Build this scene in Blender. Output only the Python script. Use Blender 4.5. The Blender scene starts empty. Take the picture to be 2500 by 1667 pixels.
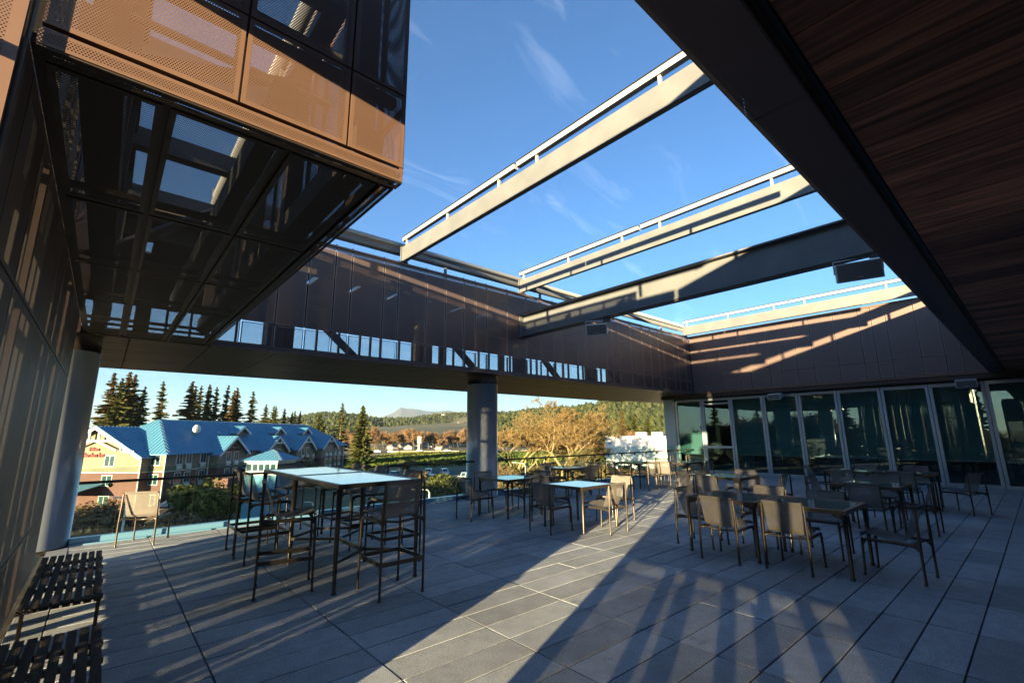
import bpy, bmesh, math, random
from mathutils import Vector, Matrix, noise
random.seed(7)
S = bpy.context.scene
COL = S.collection
R = math.radians

# ------------------------------------------------------------------ camera
H = 1.575
yaw, pit, rol = R(41.312), R(11.4525), R(-.4722)
W_ = Vector((math.sin(yaw)*math.cos(pit), math.cos(yaw)*math.cos(pit), math.sin(pit)))
R0 = Vector((math.cos(yaw), -math.sin(yaw), 0)); U0 = R0.cross(W_)
RR = R0*math.cos(rol)+U0*math.sin(rol); UU = -R0*math.sin(rol)+U0*math.cos(rol)
cd = bpy.data.cameras.new('camera'); cam = bpy.data.objects.new('camera', cd); COL.objects.link(cam)
M = Matrix.Identity(4)
for i in range(3):
    M[i][0], M[i][1], M[i][2] = RR[i], UU[i], -W_[i]
M[2][3] = H
cam.matrix_world = M
cd.sensor_width = 36; cd.lens = 1116.95/2500*36; cd.clip_start = .05; cd.clip_end = 60000
S.camera = cam

# ------------------------------------------------------------------ light
SUN_AZ, SUN_EL = R(23.0), R(6.0)          # light travels along +X, 23 deg towards +Y
w = bpy.data.worlds.new('World'); S.world = w; w.use_nodes = True
nt = w.node_tree; nt.nodes.clear()
sky = nt.nodes.new('ShaderNodeTexSky'); sky.sky_type = 'NISHITA'; sky.sun_disc = False
sky.sun_elevation = SUN_EL; sky.sun_rotation = math.atan2(-math.cos(SUN_AZ), -math.sin(SUN_AZ))
sky.air_density = 1.0; sky.dust_density = .2; sky.ozone_density = 4.3; sky.altitude = 300
bg = nt.nodes.new('ShaderNodeBackground'); bg.inputs[1].default_value = .050
wo = nt.nodes.new('ShaderNodeOutputWorld')
# thin cirrus wisps over the whole sky
tcw = nt.nodes.new('ShaderNodeTexCoord'); sxy = nt.nodes.new('ShaderNodeSeparateXYZ'); nt.links.new(tcw.outputs['Generated'], sxy.inputs[0])
def wm(op, a, b):
    k = nt.nodes.new('ShaderNodeMath'); k.operation = op
    for i, v in enumerate((a, b)):
        if isinstance(v, (int, float)): k.inputs[i].default_value = v
        else: nt.links.new(v, k.inputs[i])
    return k.outputs[0]
zc = wm('ADD', wm('MAXIMUM', sxy.outputs[2], 0.0), .25)
cxy = nt.nodes.new('ShaderNodeCombineXYZ'); nt.links.new(wm('DIVIDE', sxy.outputs[0], zc), cxy.inputs[0]); nt.links.new(wm('DIVIDE', sxy.outputs[1], zc), cxy.inputs[1])
mpw = nt.nodes.new('ShaderNodeMapping'); mpw.inputs['Rotation'].default_value = (0, 0, R(35)); mpw.inputs['Scale'].default_value = (1.0, 2.6, 1); nt.links.new(cxy.outputs[0], mpw.inputs[0])
n1 = nt.nodes.new('ShaderNodeTexNoise'); n1.inputs['Scale'].default_value = 2.6; n1.inputs['Detail'].default_value = 9; n1.inputs['Distortion'].default_value = .9; n1.inputs['Roughness'].default_value = .62; nt.links.new(mpw.outputs[0], n1.inputs[0])
rw_ = nt.nodes.new('ShaderNodeValToRGB'); rw_.color_ramp.elements[0].position = .56; rw_.color_ramp.elements[1].position = .86; nt.links.new(n1.outputs[0], rw_.inputs[0])
mxw = nt.nodes.new('ShaderNodeMix'); mxw.data_type = 'RGBA'; mxw.blend_type = 'ADD'
nt.links.new(wm('MULTIPLY', rw_.outputs[0], .55), mxw.inputs[0]); nt.links.new(sky.outputs[0], mxw.inputs[6]); mxw.inputs[7].default_value = (1.6, 1.6, 1.55, 1)
nt.links.new(mxw.outputs[2], bg.inputs[0]); nt.links.new(bg.outputs[0], wo.inputs[0])
sd = bpy.data.lights.new('sun', 'SUN'); sd.energy = 5.0; sd.angle = R(.5); sd.color = (1, .75, .40)
sun = bpy.data.objects.new('sun', sd); COL.objects.link(sun)
ld = Vector((math.cos(SUN_AZ)*math.cos(SUN_EL), math.sin(SUN_AZ)*math.cos(SUN_EL), -math.sin(SUN_EL)))
sun.rotation_euler = ld.to_track_quat('-Z', 'Y').to_euler(); sun.location = (-20, -10, 12)
S.view_settings.view_transform = 'Standard'; S.view_settings.look = 'None'
S.view_settings.exposure = 3.02; S.view_settings.gamma = 1
S.render.engine = 'CYCLES'
cy = S.cycles
cy.use_denoising = True; cy.max_bounces = 7; cy.diffuse_bounces = 3; cy.glossy_bounces = 4
cy.transmission_bounces = 4; cy.transparent_max_bounces = 24; cy.caustics_reflective = False; cy.caustics_refractive = False
cy.sample_clamp_indirect = 4

# ------------------------------------------------------------------ materials
def mat(name, col, rough=.6, metal=0., spec=.5, var=0., nscale=6., bump=0., bscale=40., rand=0., coat=0., stretch=None, col2=None, lo=.35, hi=.65):
    """Principled surface: colour with noise variation, per-object variation and fine relief"""
    m = bpy.data.materials.new(name); m.use_nodes = True
    n = m.node_tree.nodes; l = m.node_tree.links; n.clear()
    out = n.new('ShaderNodeOutputMaterial'); p = n.new('ShaderNodeBsdfPrincipled')
    l.new(p.outputs[0], out.inputs[0])
    p.inputs['Roughness'].default_value = rough; p.inputs['Metallic'].default_value = metal
    p.inputs['Specular IOR Level'].default_value = spec; p.inputs['Coat Weight'].default_value = coat
    p.inputs['Base Color'].default_value = (*col, 1)
    tc = n.new('ShaderNodeTexCoord'); src = tc.outputs['Object']
    if stretch:
        mp = n.new('ShaderNodeMapping'); mp.inputs['Scale'].default_value = stretch
        l.new(src, mp.inputs[0]); src = mp.outputs[0]
    cur = None
    if var > 0 or col2:
        nz = n.new('ShaderNodeTexNoise'); nz.inputs['Scale'].default_value = nscale; nz.inputs['Detail'].default_value = 6
        l.new(src, nz.inputs[0])
        cr = n.new('ShaderNodeValToRGB'); cr.color_ramp.elements[0].position = lo; cr.color_ramp.elements[1].position = hi
        c2 = col2 if col2 else tuple(min(1, c*(1+var)) for c in col)
        c1 = col if col2 else tuple(c*(1-var) for c in col)
        cr.color_ramp.elements[0].color = (*c1, 1); cr.color_ramp.elements[1].color = (*c2, 1)
        l.new(nz.outputs[0], cr.inputs[0]); cur = cr.outputs[0]
    if rand > 0:
        oi = n.new('ShaderNodeObjectInfo'); mr = n.new('ShaderNodeMapRange')
        mr.inputs[3].default_value = 1-rand; mr.inputs[4].default_value = 1+rand
        l.new(oi.outputs['Random'], mr.inputs[0])
        mx = n.new('ShaderNodeMix'); mx.data_type = 'RGBA'; mx.blend_type = 'MULTIPLY'; mx.inputs[0].default_value = 1
        if cur: l.new(cur, mx.inputs[6])
        else: mx.inputs[6].default_value = (*col, 1)
        l.new(mr.outputs[0], mx.inputs[7]); cur = mx.outputs[2]
    if cur: l.new(cur, p.inputs['Base Color'])
    if bump > 0:
        nb = n.new('ShaderNodeTexNoise'); nb.inputs['Scale'].default_value = bscale; nb.inputs['Detail'].default_value = 4
        l.new(src, nb.inputs[0])
        b = n.new('ShaderNodeBump'); b.inputs['Strength'].default_value = bump; b.inputs['Distance'].default_value = .01
        l.new(nb.outputs[0], b.inputs['Height']); l.new(b.outputs[0], p.inputs['Normal'])
    return m

def perf(name, base, pitch, openr, col=None):
    """sheet metal punched with staggered round holes (UV in metres)"""
    m = base.copy(); m.name = name
    n = m.node_tree.nodes; l = m.node_tree.links
    out = [x for x in n if x.type == 'OUTPUT_MATERIAL'][0]; p = [x for x in n if x.type == 'BSDF_PRINCIPLED'][0]
    uv = n.new('ShaderNodeUVMap')
    sx = n.new('ShaderNodeSeparateXYZ'); l.new(uv.outputs[0], sx.inputs[0])
    def mth(op, a, b=None, c=None):
        x = n.new('ShaderNodeMath'); x.operation = op
        for i, v in enumerate((a, b, c)):
            if v is None: continue
            if isinstance(v, (int, float)): x.inputs[i].default_value = v
            else: l.new(v, x.inputs[i])
        return x.outputs[0]
    def dist(ox, oy):
        a = mth('SUBTRACT', mth('FLOORED_MODULO', mth('ADD', sx.outputs[0], ox*pitch), pitch), pitch/2)
        py = pitch*1.732
        b = mth('SUBTRACT', mth('FLOORED_MODULO', mth('ADD', sx.outputs[1], oy*py), py), py/2)
        return mth('ADD', mth('MULTIPLY', a, a), mth('MULTIPLY', b, b))
    d = mth('MINIMUM', dist(0, 0), dist(.5, .5))
    hole = mth('LESS_THAN', d, (pitch*openr/2)**2)
    tr = n.new('ShaderNodeBsdfTransparent'); mx = n.new('ShaderNodeMixShader')
    l.new(hole, mx.inputs[0]); l.new(p.outputs[0], mx.inputs[1]); l.new(tr.outputs[0], mx.inputs[2]); l.new(mx.outputs[0], out.inputs[0])
    return m

def glass(name, tint, refl_rough=0., f0=.05, gt=(1, 1, 1)):
    """thin pane: tinted clear transmission with a two-sided Schlick reflection"""
    m = bpy.data.materials.new(name); m.use_nodes = True
    n = m.node_tree.nodes; l = m.node_tree.links; n.clear()
    out = n.new('ShaderNodeOutputMaterial'); tr = n.new('ShaderNodeBsdfTransparent'); tr.inputs[0].default_value = (*tint, 1)
    g = n.new('ShaderNodeBsdfGlossy'); g.inputs['Roughness'].default_value = refl_rough; g.inputs[0].default_value = (*gt, 1)
    ge = n.new('ShaderNodeNewGeometry'); vm = n.new('ShaderNodeVectorMath'); vm.operation = 'DOT_PRODUCT'
    l.new(ge.outputs['Incoming'], vm.inputs[0]); l.new(ge.outputs['Normal'], vm.inputs[1])
    def mth(op, x, y):
        k = n.new('ShaderNodeMath'); k.operation = op
        for i, v in enumerate((x, y)):
            if isinstance(v, (int, float)): k.inputs[i].default_value = v
            elif v is not None: l.new(v, k.inputs[i])
        return k.outputs[0]
    c = mth('ABSOLUTE', vm.outputs['Value'], 0); s = mth('POWER', mth('SUBTRACT', 1.0, c), 5.0)
    fac = mth('ADD', mth('MULTIPLY', s, 1-f0), f0)
    mx = n.new('ShaderNodeMixShader'); l.new(fac, mx.inputs[0]); l.new(tr.outputs[0], mx.inputs[1]); l.new(g.outputs[0], mx.inputs[2]); l.new(mx.outputs[0], out.inputs[0])
    return m

def leafmat(name, col, col2, trans=.35, rand=.12):
    m = bpy.data.materials.new(name); m.use_nodes = True
    n = m.node_tree.nodes; l = m.node_tree.links; n.clear()
    out = n.new('ShaderNodeOutputMaterial'); d = n.new('ShaderNodeBsdfDiffuse'); t = n.new('ShaderNodeBsdfTranslucent'); mx = n.new('ShaderNodeMixShader')
    mx.inputs[0].default_value = trans
    ge = n.new('ShaderNodeNewGeometry'); cr = n.new('ShaderNodeValToRGB')
    cr.color_ramp.elements[0].color = (*col, 1); cr.color_ramp.elements[1].color = (*col2, 1)
    l.new(ge.outputs['Random Per Island'], cr.inputs[0])
    l.new(cr.outputs[0], d.inputs[0]); l.new(cr.outputs[0], t.inputs[0])
    l.new(d.outputs[0], mx.inputs[1]); l.new(t.outputs[0], mx.inputs[2]); l.new(mx.outputs[0], out.inputs[0])
    return m

MT = {}
def pavermat():
    m = bpy.data.materials.new('concrete_paver'); m.use_nodes = True
    n = m.node_tree.nodes; l = m.node_tree.links; n.clear()
    out = n.new('ShaderNodeOutputMaterial'); pb = n.new('ShaderNodeBsdfPrincipled'); l.new(pb.outputs[0], out.inputs[0])
    ge = n.new('ShaderNodeNewGeometry')
    def nz(scale, lo, hi, a, b, det=5):
        t = n.new('ShaderNodeTexNoise'); t.inputs['Scale'].default_value = scale; t.inputs['Detail'].default_value = det; l.new(ge.outputs['Position'], t.inputs[0])
        r = n.new('ShaderNodeMapRange'); r.inputs[1].default_value = lo; r.inputs[2].default_value = hi; r.inputs[3].default_value = a; r.inputs[4].default_value = b; l.new(t.outputs[0], r.inputs[0]); return t.outputs[0], r.outputs[0]
    oi = n.new('ShaderNodeObjectInfo'); rr = n.new('ShaderNodeMapRange'); rr.inputs[3].default_value = .80; rr.inputs[4].default_value = 1.16; l.new(oi.outputs['Random'], rr.inputs[0])
    def mul(x, y):
        k = n.new('ShaderNodeMath'); k.operation = 'MULTIPLY'; l.new(x, k.inputs[0]); l.new(y, k.inputs[1]); return k.outputs[0]
    f = mul(rr.outputs[0], nz(.9, .3, .7, .82, 1.14)[1]); f = mul(f, nz(7, .35, .65, .90, 1.08)[1]); h, sp = nz(140, .35, .65, .62, 1.36, 3); f = mul(f, sp)
    f = mul(f, nz(60, .68, .80, 1.0, 1.9, 2)[1]); f = mul(f, nz(3.2, .66, .78, 1.0, .62)[1])
    mx = n.new('ShaderNodeMix'); mx.data_type = 'RGBA'; mx.blend_type = 'MULTIPLY'; mx.inputs[0].default_value = 1; mx.inputs[6].default_value = (.355, .40, .45, 1); l.new(f, mx.inputs[7])
    l.new(mx.outputs[2], pb.inputs['Base Color']); pb.inputs['Roughness'].default_value = .72; pb.inputs['Specular IOR Level'].default_value = .4
    bu = n.new('ShaderNodeBump'); bu.inputs['Strength'].default_value = .5; bu.inputs['Distance'].default_value = .006; l.new(h, bu.inputs['Height']); l.new(bu.outputs[0], pb.inputs['Normal'])
    return m
MT['paver'] = pavermat()
MT['sub'] = mat('deck_void', (.015, .015, .016), .9)
MT['bronze'] = mat('bronze_anodised', (.155, .095, .072), .45, metal=.2, var=.06, nscale=3, rand=.04)
MT['bronze_b'] = mat('bronze_shaded_tray', (.115, .088, .092), .42, metal=.25, var=.06, nscale=3, rand=.06)  # same bronze; the bridge's shade and sky sheen put into the colour
MT['edge'] = mat('bronze_pale_edge', (.21, .165, .16), .4, metal=.3)  # paler bronze for the panel borders
MT['bronze_x'] = mat('bronze_wall_tray', (.095, .072, .064), .55, metal=.15, rand=.06)
MT['bronze_p'] = perf('bronze_perforated', MT['bronze'], .0115, .56)
MT['bronze_u'] = perf('bronze_perforated_small', MT['bronze_b'], .0115, .46)
MT['bronze_v'] = perf('bronze_perforated_wide', MT['bronze_b'], .0115, .74)
MT['bronze_w'] = perf('bronze_perforated_fine', MT['bronze_x'], .0115, .41)
MT['bronze_d'] = mat('bronze_dark_frame', (.05, .038, .034), .5, metal=.3)
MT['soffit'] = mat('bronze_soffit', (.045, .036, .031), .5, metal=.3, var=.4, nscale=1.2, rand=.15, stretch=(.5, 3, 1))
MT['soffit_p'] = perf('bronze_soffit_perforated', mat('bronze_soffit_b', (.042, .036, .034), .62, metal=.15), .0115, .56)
MT['strip_p'] = perf('edge_strip_perforated', mat('edge_strip_metal', (.13, .108, .115), .5, metal=.15), .0115, .5)
MT['steel'] = mat('grey_painted_steel', (.112, .124, .138), .5, var=.10, nscale=2)
MT['steel_l'] = mat('light_painted_steel', (.27, .29, .31), .45)
MT['steel_d'] = mat('dark_structural_steel', (.09, .085, .085), .55, var=.15, nscale=4)
MT['column'] = mat('column_grey_paint', (.20, .235, .285), .28, var=.04, nscale=2, coat=.3)
MT['alu'] = mat('aluminium_frame', (.30, .36, .43), .4, metal=.4)
MT['shoe'] = mat('sky_tinted_base_shoe', (.13, .30, .47), .3, metal=.2, coat=.4)  # aluminium shoe; the blue sky reflection is put into its base colour
MT['rail'] = mat('dark_handrail', (.03, .03, .032), .35, metal=.6)
MT['wood'] = mat('dark_timber_soffit', (.33, .145, .085), .55, var=.55, nscale=2.2, bump=.25, bscale=30, rand=.6, stretch=(14, 1, 14))
MT['slat'] = mat('weathered_bench_slat', (.055, .042, .034), .8, col2=(.012, .010, .010), nscale=5, bump=.6, bscale=60, rand=.2, stretch=(3, .5, 3))
MT['frame'] = mat('chair_bronze_frame', (.06, .052, .044), .33, metal=.55, var=.08, nscale=10)
MT['top'] = mat('glazed_table_top', (.17, .19, .19), .09, spec=.8, coat=.6)
MT['glass'] = glass('balustrade_glass', (.84, .93, .90), f0=.04)
MT['doorglass'] = glass('door_glass', (.45, .66, .66), f0=.11, gt=(.55, .80, .82))
MT['shade'] = mat('roller_shade_fabric', (.14, .20, .20), .9, var=.1, nscale=30)
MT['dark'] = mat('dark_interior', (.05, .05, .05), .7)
MT['white'] = mat('white_paint', (.72, .71, .68), .5, var=.04, nscale=1)
MT['speaker'] = mat('speaker_shell', (.50, .51, .52), .5)
MT['grille'] = mat('speaker_grille', (.12, .12, .12), .6, bump=.3, bscale=400)

def slingmat():
    m = bpy.data.materials.new('woven_sling'); m.use_nodes = True
    n = m.node_tree.nodes; l = m.node_tree.links; n.clear()
    out = n.new('ShaderNodeOutputMaterial'); d = n.new('ShaderNodeBsdfDiffuse'); t = n.new('ShaderNodeBsdfTransparent'); tl = n.new('ShaderNodeBsdfTranslucent')
    m1 = n.new('ShaderNodeMixShader'); m2 = n.new('ShaderNodeMixShader'); m1.inputs[0].default_value = .25
    uv = n.new('ShaderNodeUVMap'); ck = n.new('ShaderNodeTexChecker'); ck.inputs['Scale'].default_value = 260
    ck.inputs[1].default_value = (.19, .185, .175, 1); ck.inputs[2].default_value = (.28, .27, .255, 1)
    l.new(uv.outputs[0], ck.inputs[0]); l.new(ck.outputs[0], d.inputs[0]); l.new(ck.outputs[0], tl.inputs[0])
    l.new(d.outputs[0], m1.inputs[1]); l.new(tl.outputs[0], m1.inputs[2])
    m2.inputs[0].default_value = .26; l.new(m1.outputs[0], m2.inputs[1]); l.new(t.outputs[0], m2.inputs[2]); l.new(m2.outputs[0], out.inputs[0])
    return m
MT['sling'] = slingmat()

# ------------------------------------------------------------------ mesh helpers
class MB:
    """collects shapes; build() links them as ONE mesh object"""
    def __init__(s): s.v = []; s.f = []; s.mi = []; s.uv = {}
    def quad(s, a, b, c, d, mi=0, uv=None):
        k = len(s.v); s.v += [tuple(a), tuple(b), tuple(c), tuple(d)]; s.f.append((k, k+1, k+2, k+3)); s.mi.append(mi)
        if uv: s.uv[len(s.f)-1] = uv
        return s
    def tri(s, a, b, c, mi=0):
        k = len(s.v); s.v += [tuple(a), tuple(b), tuple(c)]; s.f.append((k, k+1, k+2)); s.mi.append(mi); return s
    def box(s, x0, y0, z0, x1, y1, z1, mi=0):
        k = len(s.v)
        s.v += [(x0,y0,z0),(x1,y0,z0),(x1,y1,z0),(x0,y1,z0),(x0,y0,z1),(x1,y0,z1),(x1,y1,z1),(x0,y1,z1)]
        for f in ((0,3,2,1),(4,5,6,7),(0,1,5,4),(1,2,6,5),(2,3,7,6),(3,0,4,7)): s.f.append(tuple(k+i for i in f)); s.mi.append(mi)
        return s
    def obox(s, o, u, v, n, lu, lv, ln, mi=0):
        """box from corner o along unit vectors u,v,n"""
        o, u, v, n = Vector(o), Vector(u)*lu, Vector(v)*lv, Vector(n)*ln
        k = len(s.v); s.v += [tuple(p) for p in (o, o+u, o+u+v, o+v, o+n, o+u+n, o+u+v+n, o+v+n)]
        for f in ((0,3,2,1),(4,5,6,7),(0,1,5,4),(1,2,6,5),(2,3,7,6),(3,0,4,7)): s.f.append(tuple(k+i for i in f)); s.mi.append(mi)
        return s
    def prism(s, poly, o, u, v, n, depth, mi=0):
        """extrude 2-D polygon (u,v) from o along n"""
        o, u, v, n = Vector(o), Vector(u), Vector(v), Vector(n)
        k = len(s.v); c = len(poly)
        s.v += [tuple(o+u*a+v*b) for a, b in poly]+[tuple(o+u*a+v*b+n*depth) for a, b in poly]
        s.f.append(tuple(k+i for i in range(c))[::-1]); s.mi.append(mi); s.f.append(tuple(k+c+i for i in range(c))); s.mi.append(mi)
        for i in range(c): s.f.append((k+i, k+(i+1) % c, k+c+(i+1) % c, k+c+i)); s.mi.append(mi)
        return s
    def tube(s, pts, rad, sides=8, mi=0, flat=None, caps=True):
        """swept tube; rad number or list; flat=(a,b) scales the section"""
        pts = [Vector(p) for p in pts]; c = len(pts)
        if not isinstance(rad, (list, tuple)): rad = [rad]*c
        k = len(s.v); up0 = Vector((0, 0, 1))
        prev = None
        for i, p in enumerate(pts):
            d = (pts[min(i+1, c-1)]-pts[max(i-1, 0)]).normalized()
            if prev is None:
                ref = up0 if abs(d.z) < .9 else Vector((1, 0, 0))
                a = d.cross(ref).normalized()
            else:
                a = (prev-d*prev.dot(d)).normalized()
            prev = a; b = a.cross(d).normalized()
            fa, fb = flat if flat else (1, 1)
            for j in range(sides):
                t = 2*math.pi*(j+.5)/sides
                s.v.append(tuple(p+a*math.cos(t)*rad[i]*fa+b*math.sin(t)*rad[i]*fb))
        for i in range(c-1):
            for j in range(sides):
                s.f.append((k+i*sides+j, k+i*sides+(j+1) % sides, k+(i+1)*sides+(j+1) % sides, k+(i+1)*sides+j)); s.mi.append(mi)
        if caps:
            s.f.append(tuple(k+j for j in range(sides))); s.mi.append(mi)
            s.f.append(tuple(k+(c-1)*sides+j for j in range(sides))[::-1]); s.mi.append(mi)
        return s
    def mesh(s, name, mats, smooth=False):
        me = bpy.data.meshes.new(name); me.from_pydata(s.v, [], s.f)
        for m in (mats if isinstance(mats, (list, tuple)) else [mats]): me.materials.append(m)
        if any(s.mi): me.polygons.foreach_set('material_index', s.mi)
        if s.uv:
            ul = me.uv_layers.new(name='UVMap')
            for fi, co in s.uv.items():
                for li, c in zip(me.polygons[fi].loop_indices, co): ul.data[li].uv = c
        if smooth: me.polygons.foreach_set('use_smooth', [True]*len(me.polygons))
        me.update(); return me
    def build(s, name, mats, parent=None, smooth=False):
        return link(name, s.mesh(name, mats, smooth), parent)

def link(name, me, parent=None, loc=None, rz=None, mw=None):
    o = bpy.data.objects.new(name, me); COL.objects.link(o)
    if parent: o.parent = parent
    if mw is not None: o.matrix_local = mw
    else:
        if loc is not None: o.location = loc
        if rz is not None: o.rotation_euler = (0, 0, rz)
    return o
def empty(name, loc=(0, 0, 0), rz=0):
    o = bpy.data.objects.new(name, None); COL.objects.link(o); o.location = loc; o.rotation_euler = (0, 0, rz); o.empty_display_size = .2
    return o
def tag(o, label, cat, group=None):
    o['label'] = label; o['category'] = cat
    if group: o['group'] = group
    return o
def struct(o): o['kind'] = 'structure'; return o
def kids(o): return [c for c in ALLCH.get(o.name, [])]
def copy_tree(o, parent=None, depth=0):
    c = o.copy(); COL.objects.link(c); c.parent = parent
    for ch in o.children: copy_tree(ch, c, depth+1)
    return c

PANEL = {}
def panel_mesh(w_, h_, pm, bm, border=.028, depth=.03):
    key = (round(w_, 3), round(h_, 3), pm.name, bm.name, border)
    if key in PANEL: return PANEL[key]
    b = MB(); i = border
    o = [(0, 0, 0), (w_, 0, 0), (w_, h_, 0), (0, h_, 0)]; n = [(i, i, 0), (w_-i, i, 0), (w_-i, h_-i, 0), (i, h_-i, 0)]
    for a in range(4):
        c = (a+1) % 4
        b.quad(o[a], o[c], n[c], n[a])
        b.quad(o[c], o[a], (o[a][0], o[a][1], -depth), (o[c][0], o[c][1], -depth))
    b.quad(*n, mi=1, uv=[(p[0], p[1]) for p in n])
    PANEL[key] = b.mesh('panel', [bm, pm]); return PANEL[key]
def panel(parent, o, u, v, w_, h_, pm, bm=None, gap=.012, name='panel', border=.028):
    """perforated tray panel, corner o, along unit u (width) and v (height); its face looks along u x v"""
    u, v = Vector(u), Vector(v); n = u.cross(v)
    o = Vector(o)+u*gap/2+v*gap/2
    m = Matrix.Identity(4)
    for i in range(3): m[i][0], m[i][1], m[i][2], m[i][3] = u[i], v[i], n[i], o[i]
    return link(name, panel_mesh(w_-gap, h_-gap, pm, bm or MT['bronze'], border), parent, mw=m)
# ------------------------------------------------------------------ helpers for view
FPX = 1116.95
def px(p):
    d = Vector(p)-Vector((0, 0, H)); z = d.dot(W_)
    if z < .05: return None
    return (1250+FPX*d.dot(RR)/z, 833.5-FPX*d.dot(UU)/z)
def at(x, y, z):
    """world point on height z seen at photo pixel x,y (used once, to survey far things)"""
    d = W_+RR*((x-1250)/FPX)-UU*((y-833.5)/FPX); return Vector((0, 0, H))+d*((z-H)/d.z)
def at_depth(x, depth, z):
    """world point at height z, given distance along the view axis and photo column x"""
    lo, hi = -4000., 4000.
    d0 = W_*depth+RR*((x-1250)/FPX*depth); p = Vector((0, 0, H))+d0
    k = (z-p.z)/UU.z; return p+UU*k

# ------------------------------------------------------------------ terrace floor
PX, PY, OX, OY = .9256, .30503, 2.607, 3.331
slab = struct(MB().box(-.45, -12, -.30, 18.75, 9.93, -.045).build('terrace_floor', MT['sub']))
cells = []
for j in range(-4, 19):
    for i in range(-51, 23):
        x0, x1 = OX+j*PX, OX+(j+1)*PX; y0, y1 = OY+i*PY, OY+(i+1)*PY
        x0, x1, y0, y1 = max(x0, -.40), min(x1, 18.62), max(y0, -11.9), min(y1, 9.80)
        if x1-x0 < .05 or y1-y0 < .05: continue
        q = [px((a, b, 0)) for a, b in ((x0, y0), (x1, y0), (x1, y1), (x0, y1))]
        area = 0
        if all(q):
            cx = sum(p[0] for p in q)/4; cyy = sum(p[1] for p in q)/4
            if -150 < cx < 2650 and cyy < 1850:
                area = abs(sum(q[k][0]*q[(k+1) % 4][1]-q[(k+1) % 4][0]*q[k][1] for k in range(4)))/2
        cells.append((area, x0, x1, y0, y1))
cells.sort(reverse=True)
PM = {}
rest = MB()
gx, gy = .006, .006
for k, (area, x0, x1, y0, y1) in enumerate(cells):
    a, b = x1-x0-2*gx, y1-y0-2*gy
    if k < 300 and area > 0:
        key = (round(a, 3), round(b, 3))
        if key not in PM:
            e = .0014; m_ = MB()
            t = [(e, e, 0), (a-e, e, 0), (a-e, b-e, 0), (e, b-e, 0)]; o = [(0, 0, -e), (a, 0, -e), (a, b, -e), (0, b, -e)]; u = [(p[0], p[1], -.04) for p in o]
            m_.quad(*t)
            for c in range(4):
                d = (c+1) % 4; m_.quad(o[c], o[d], t[d], t[c]); m_.quad(u[c], u[d], o[d], o[c])
            PM[key] = m_.mesh('paver', MT['paver'])
        p = link('paver', PM[key], slab, (x0+gx, y0+gy, random.uniform(-.0016, .0016)))
        p.rotation_euler = (random.uniform(-.0022, .0022), random.uniform(-.0008, .0008), 0)
    else:
        dz = random.uniform(-.0015, .0015)
        rest.box(x0+gx, y0+gy, -.04, x1-gx, y1-gy, dz)
rp = rest.build('paver_field', MT['paver'], slab); rp['kind'] = 'stuff'

# ------------------------------------------------------------------ panel rhythm
def cols(a, b, seq=(.37, .56, .74, .37, .74, .56, .56, .37, .37, .74, .74, .56, .56, .37), start=0):
    out = [a]; k = start
    while out[-1]+seq[k % len(seq)] < b-.3: out.append(out[-1]+seq[k % len(seq)]); k += 1
    out.append(b); return out

# ------------------------------------------------------------------ left screen wall
wall = empty('screen_wall', (-.42, 5, 0)); tag(wall, 'perforated bronze metal screen wall behind the slatted benches', 'wall')
wall.location = (0, 0, 0)
wy = [2.42, 2.65, 3.2, 3.57, 4.31, 4.68, 5.24, 5.8, 6.17, 6.54, 7.1, 7.65, 8.02]
for a, b in zip(wy[:-1], wy[1:]):
    for z0, z1 in ((.07, .69), (.69, 2.31), (2.31, 3.14)):
        panel(wall, (-.42, a, z0), (0, 1, 0), (0, 0, 1), b-a, z1-z0, MT['bronze_w'], MT['bronze_x'])
random.seed(3)
for y, wd in ((2.43, .55), (3.05, .26), (3.55, .08), (3.82, .40), (4.45, .10), (4.85, .42), (5.55, .10), (5.85, .12), (6.25, .42), (6.95, .12), (7.25, .42), (7.9, .14)):
    MB().box(-.80, y, 0, -.62, y+wd, 5.5).build('post', MT['steel_d'], wall)
for z in (.67, 2.28, 3.02):
    MB().box(-.60, 2.3, z, -.54, 8.0, z+.06).build('girt', MT['steel_d'], wall)
# end return of the wall, facing the camera and the sun
for z0, z1 in ((.07, 2.31), (2.31, 5.55)):
    for x0, x1 in ((-.98, -.43), (-1.54, -.98)):
        panel(wall, (x0, 2.40, z0), (1, 0, 0), (0, 0, 1), x1-x0, z1-z0, MT['bronze_p'], border=.04)
MB().box(-.52, 2.44, 0, -.46, 2.50, 5.5).build('corner_post', MT['bronze_d'], wall)

# wall on the camera's side of the opening
wall2 = empty('lower_screen_wall'); tag(wall2, 'solid bronze wall with a low perforated band beside the entry gap', 'wall')
for k in range(3):
    y0 = 1.30-.74*(k+1)
    panel(wall2, (-.42, y0, .04), (0, 1, 0), (0, 0, 1), .74, .58, MT['bronze_w'])
    MB().box(-.47, y0+.006, .63, -.42, y0+.734, .96).build('panel', MT['bronze'], wall2)
    panel(wall2, (-.42, y0, .96), (0, 1, 0), (0, 0, 1), .74, 1.06, MT['bronze_u'])
    MB().box(-.47, y0+.006, 2.03, -.42, y0+.734, 3.3).build('panel', MT['bronze'], wall2)
for k in range(8): MB().box(-.47, -.93-1.4*(k+1), .02, -.42, -.936-1.4*k, 3.3).build('panel', MT['bronze'], wall2)
for y, wd in ((1.26, .10), (.63, .09), (.38, .09), (-.04, .1), (-.36, .08), (-.72, .09)):
    MB().box(-.62, y, -.02, -.50, y+wd, 3.2).build('post', MT['steel_d'], wall2)
MB().box(-.52, .80, 3.76, -.44, 2.24, 5.6).build('lintel', MT['bronze'], wall2)

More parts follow.
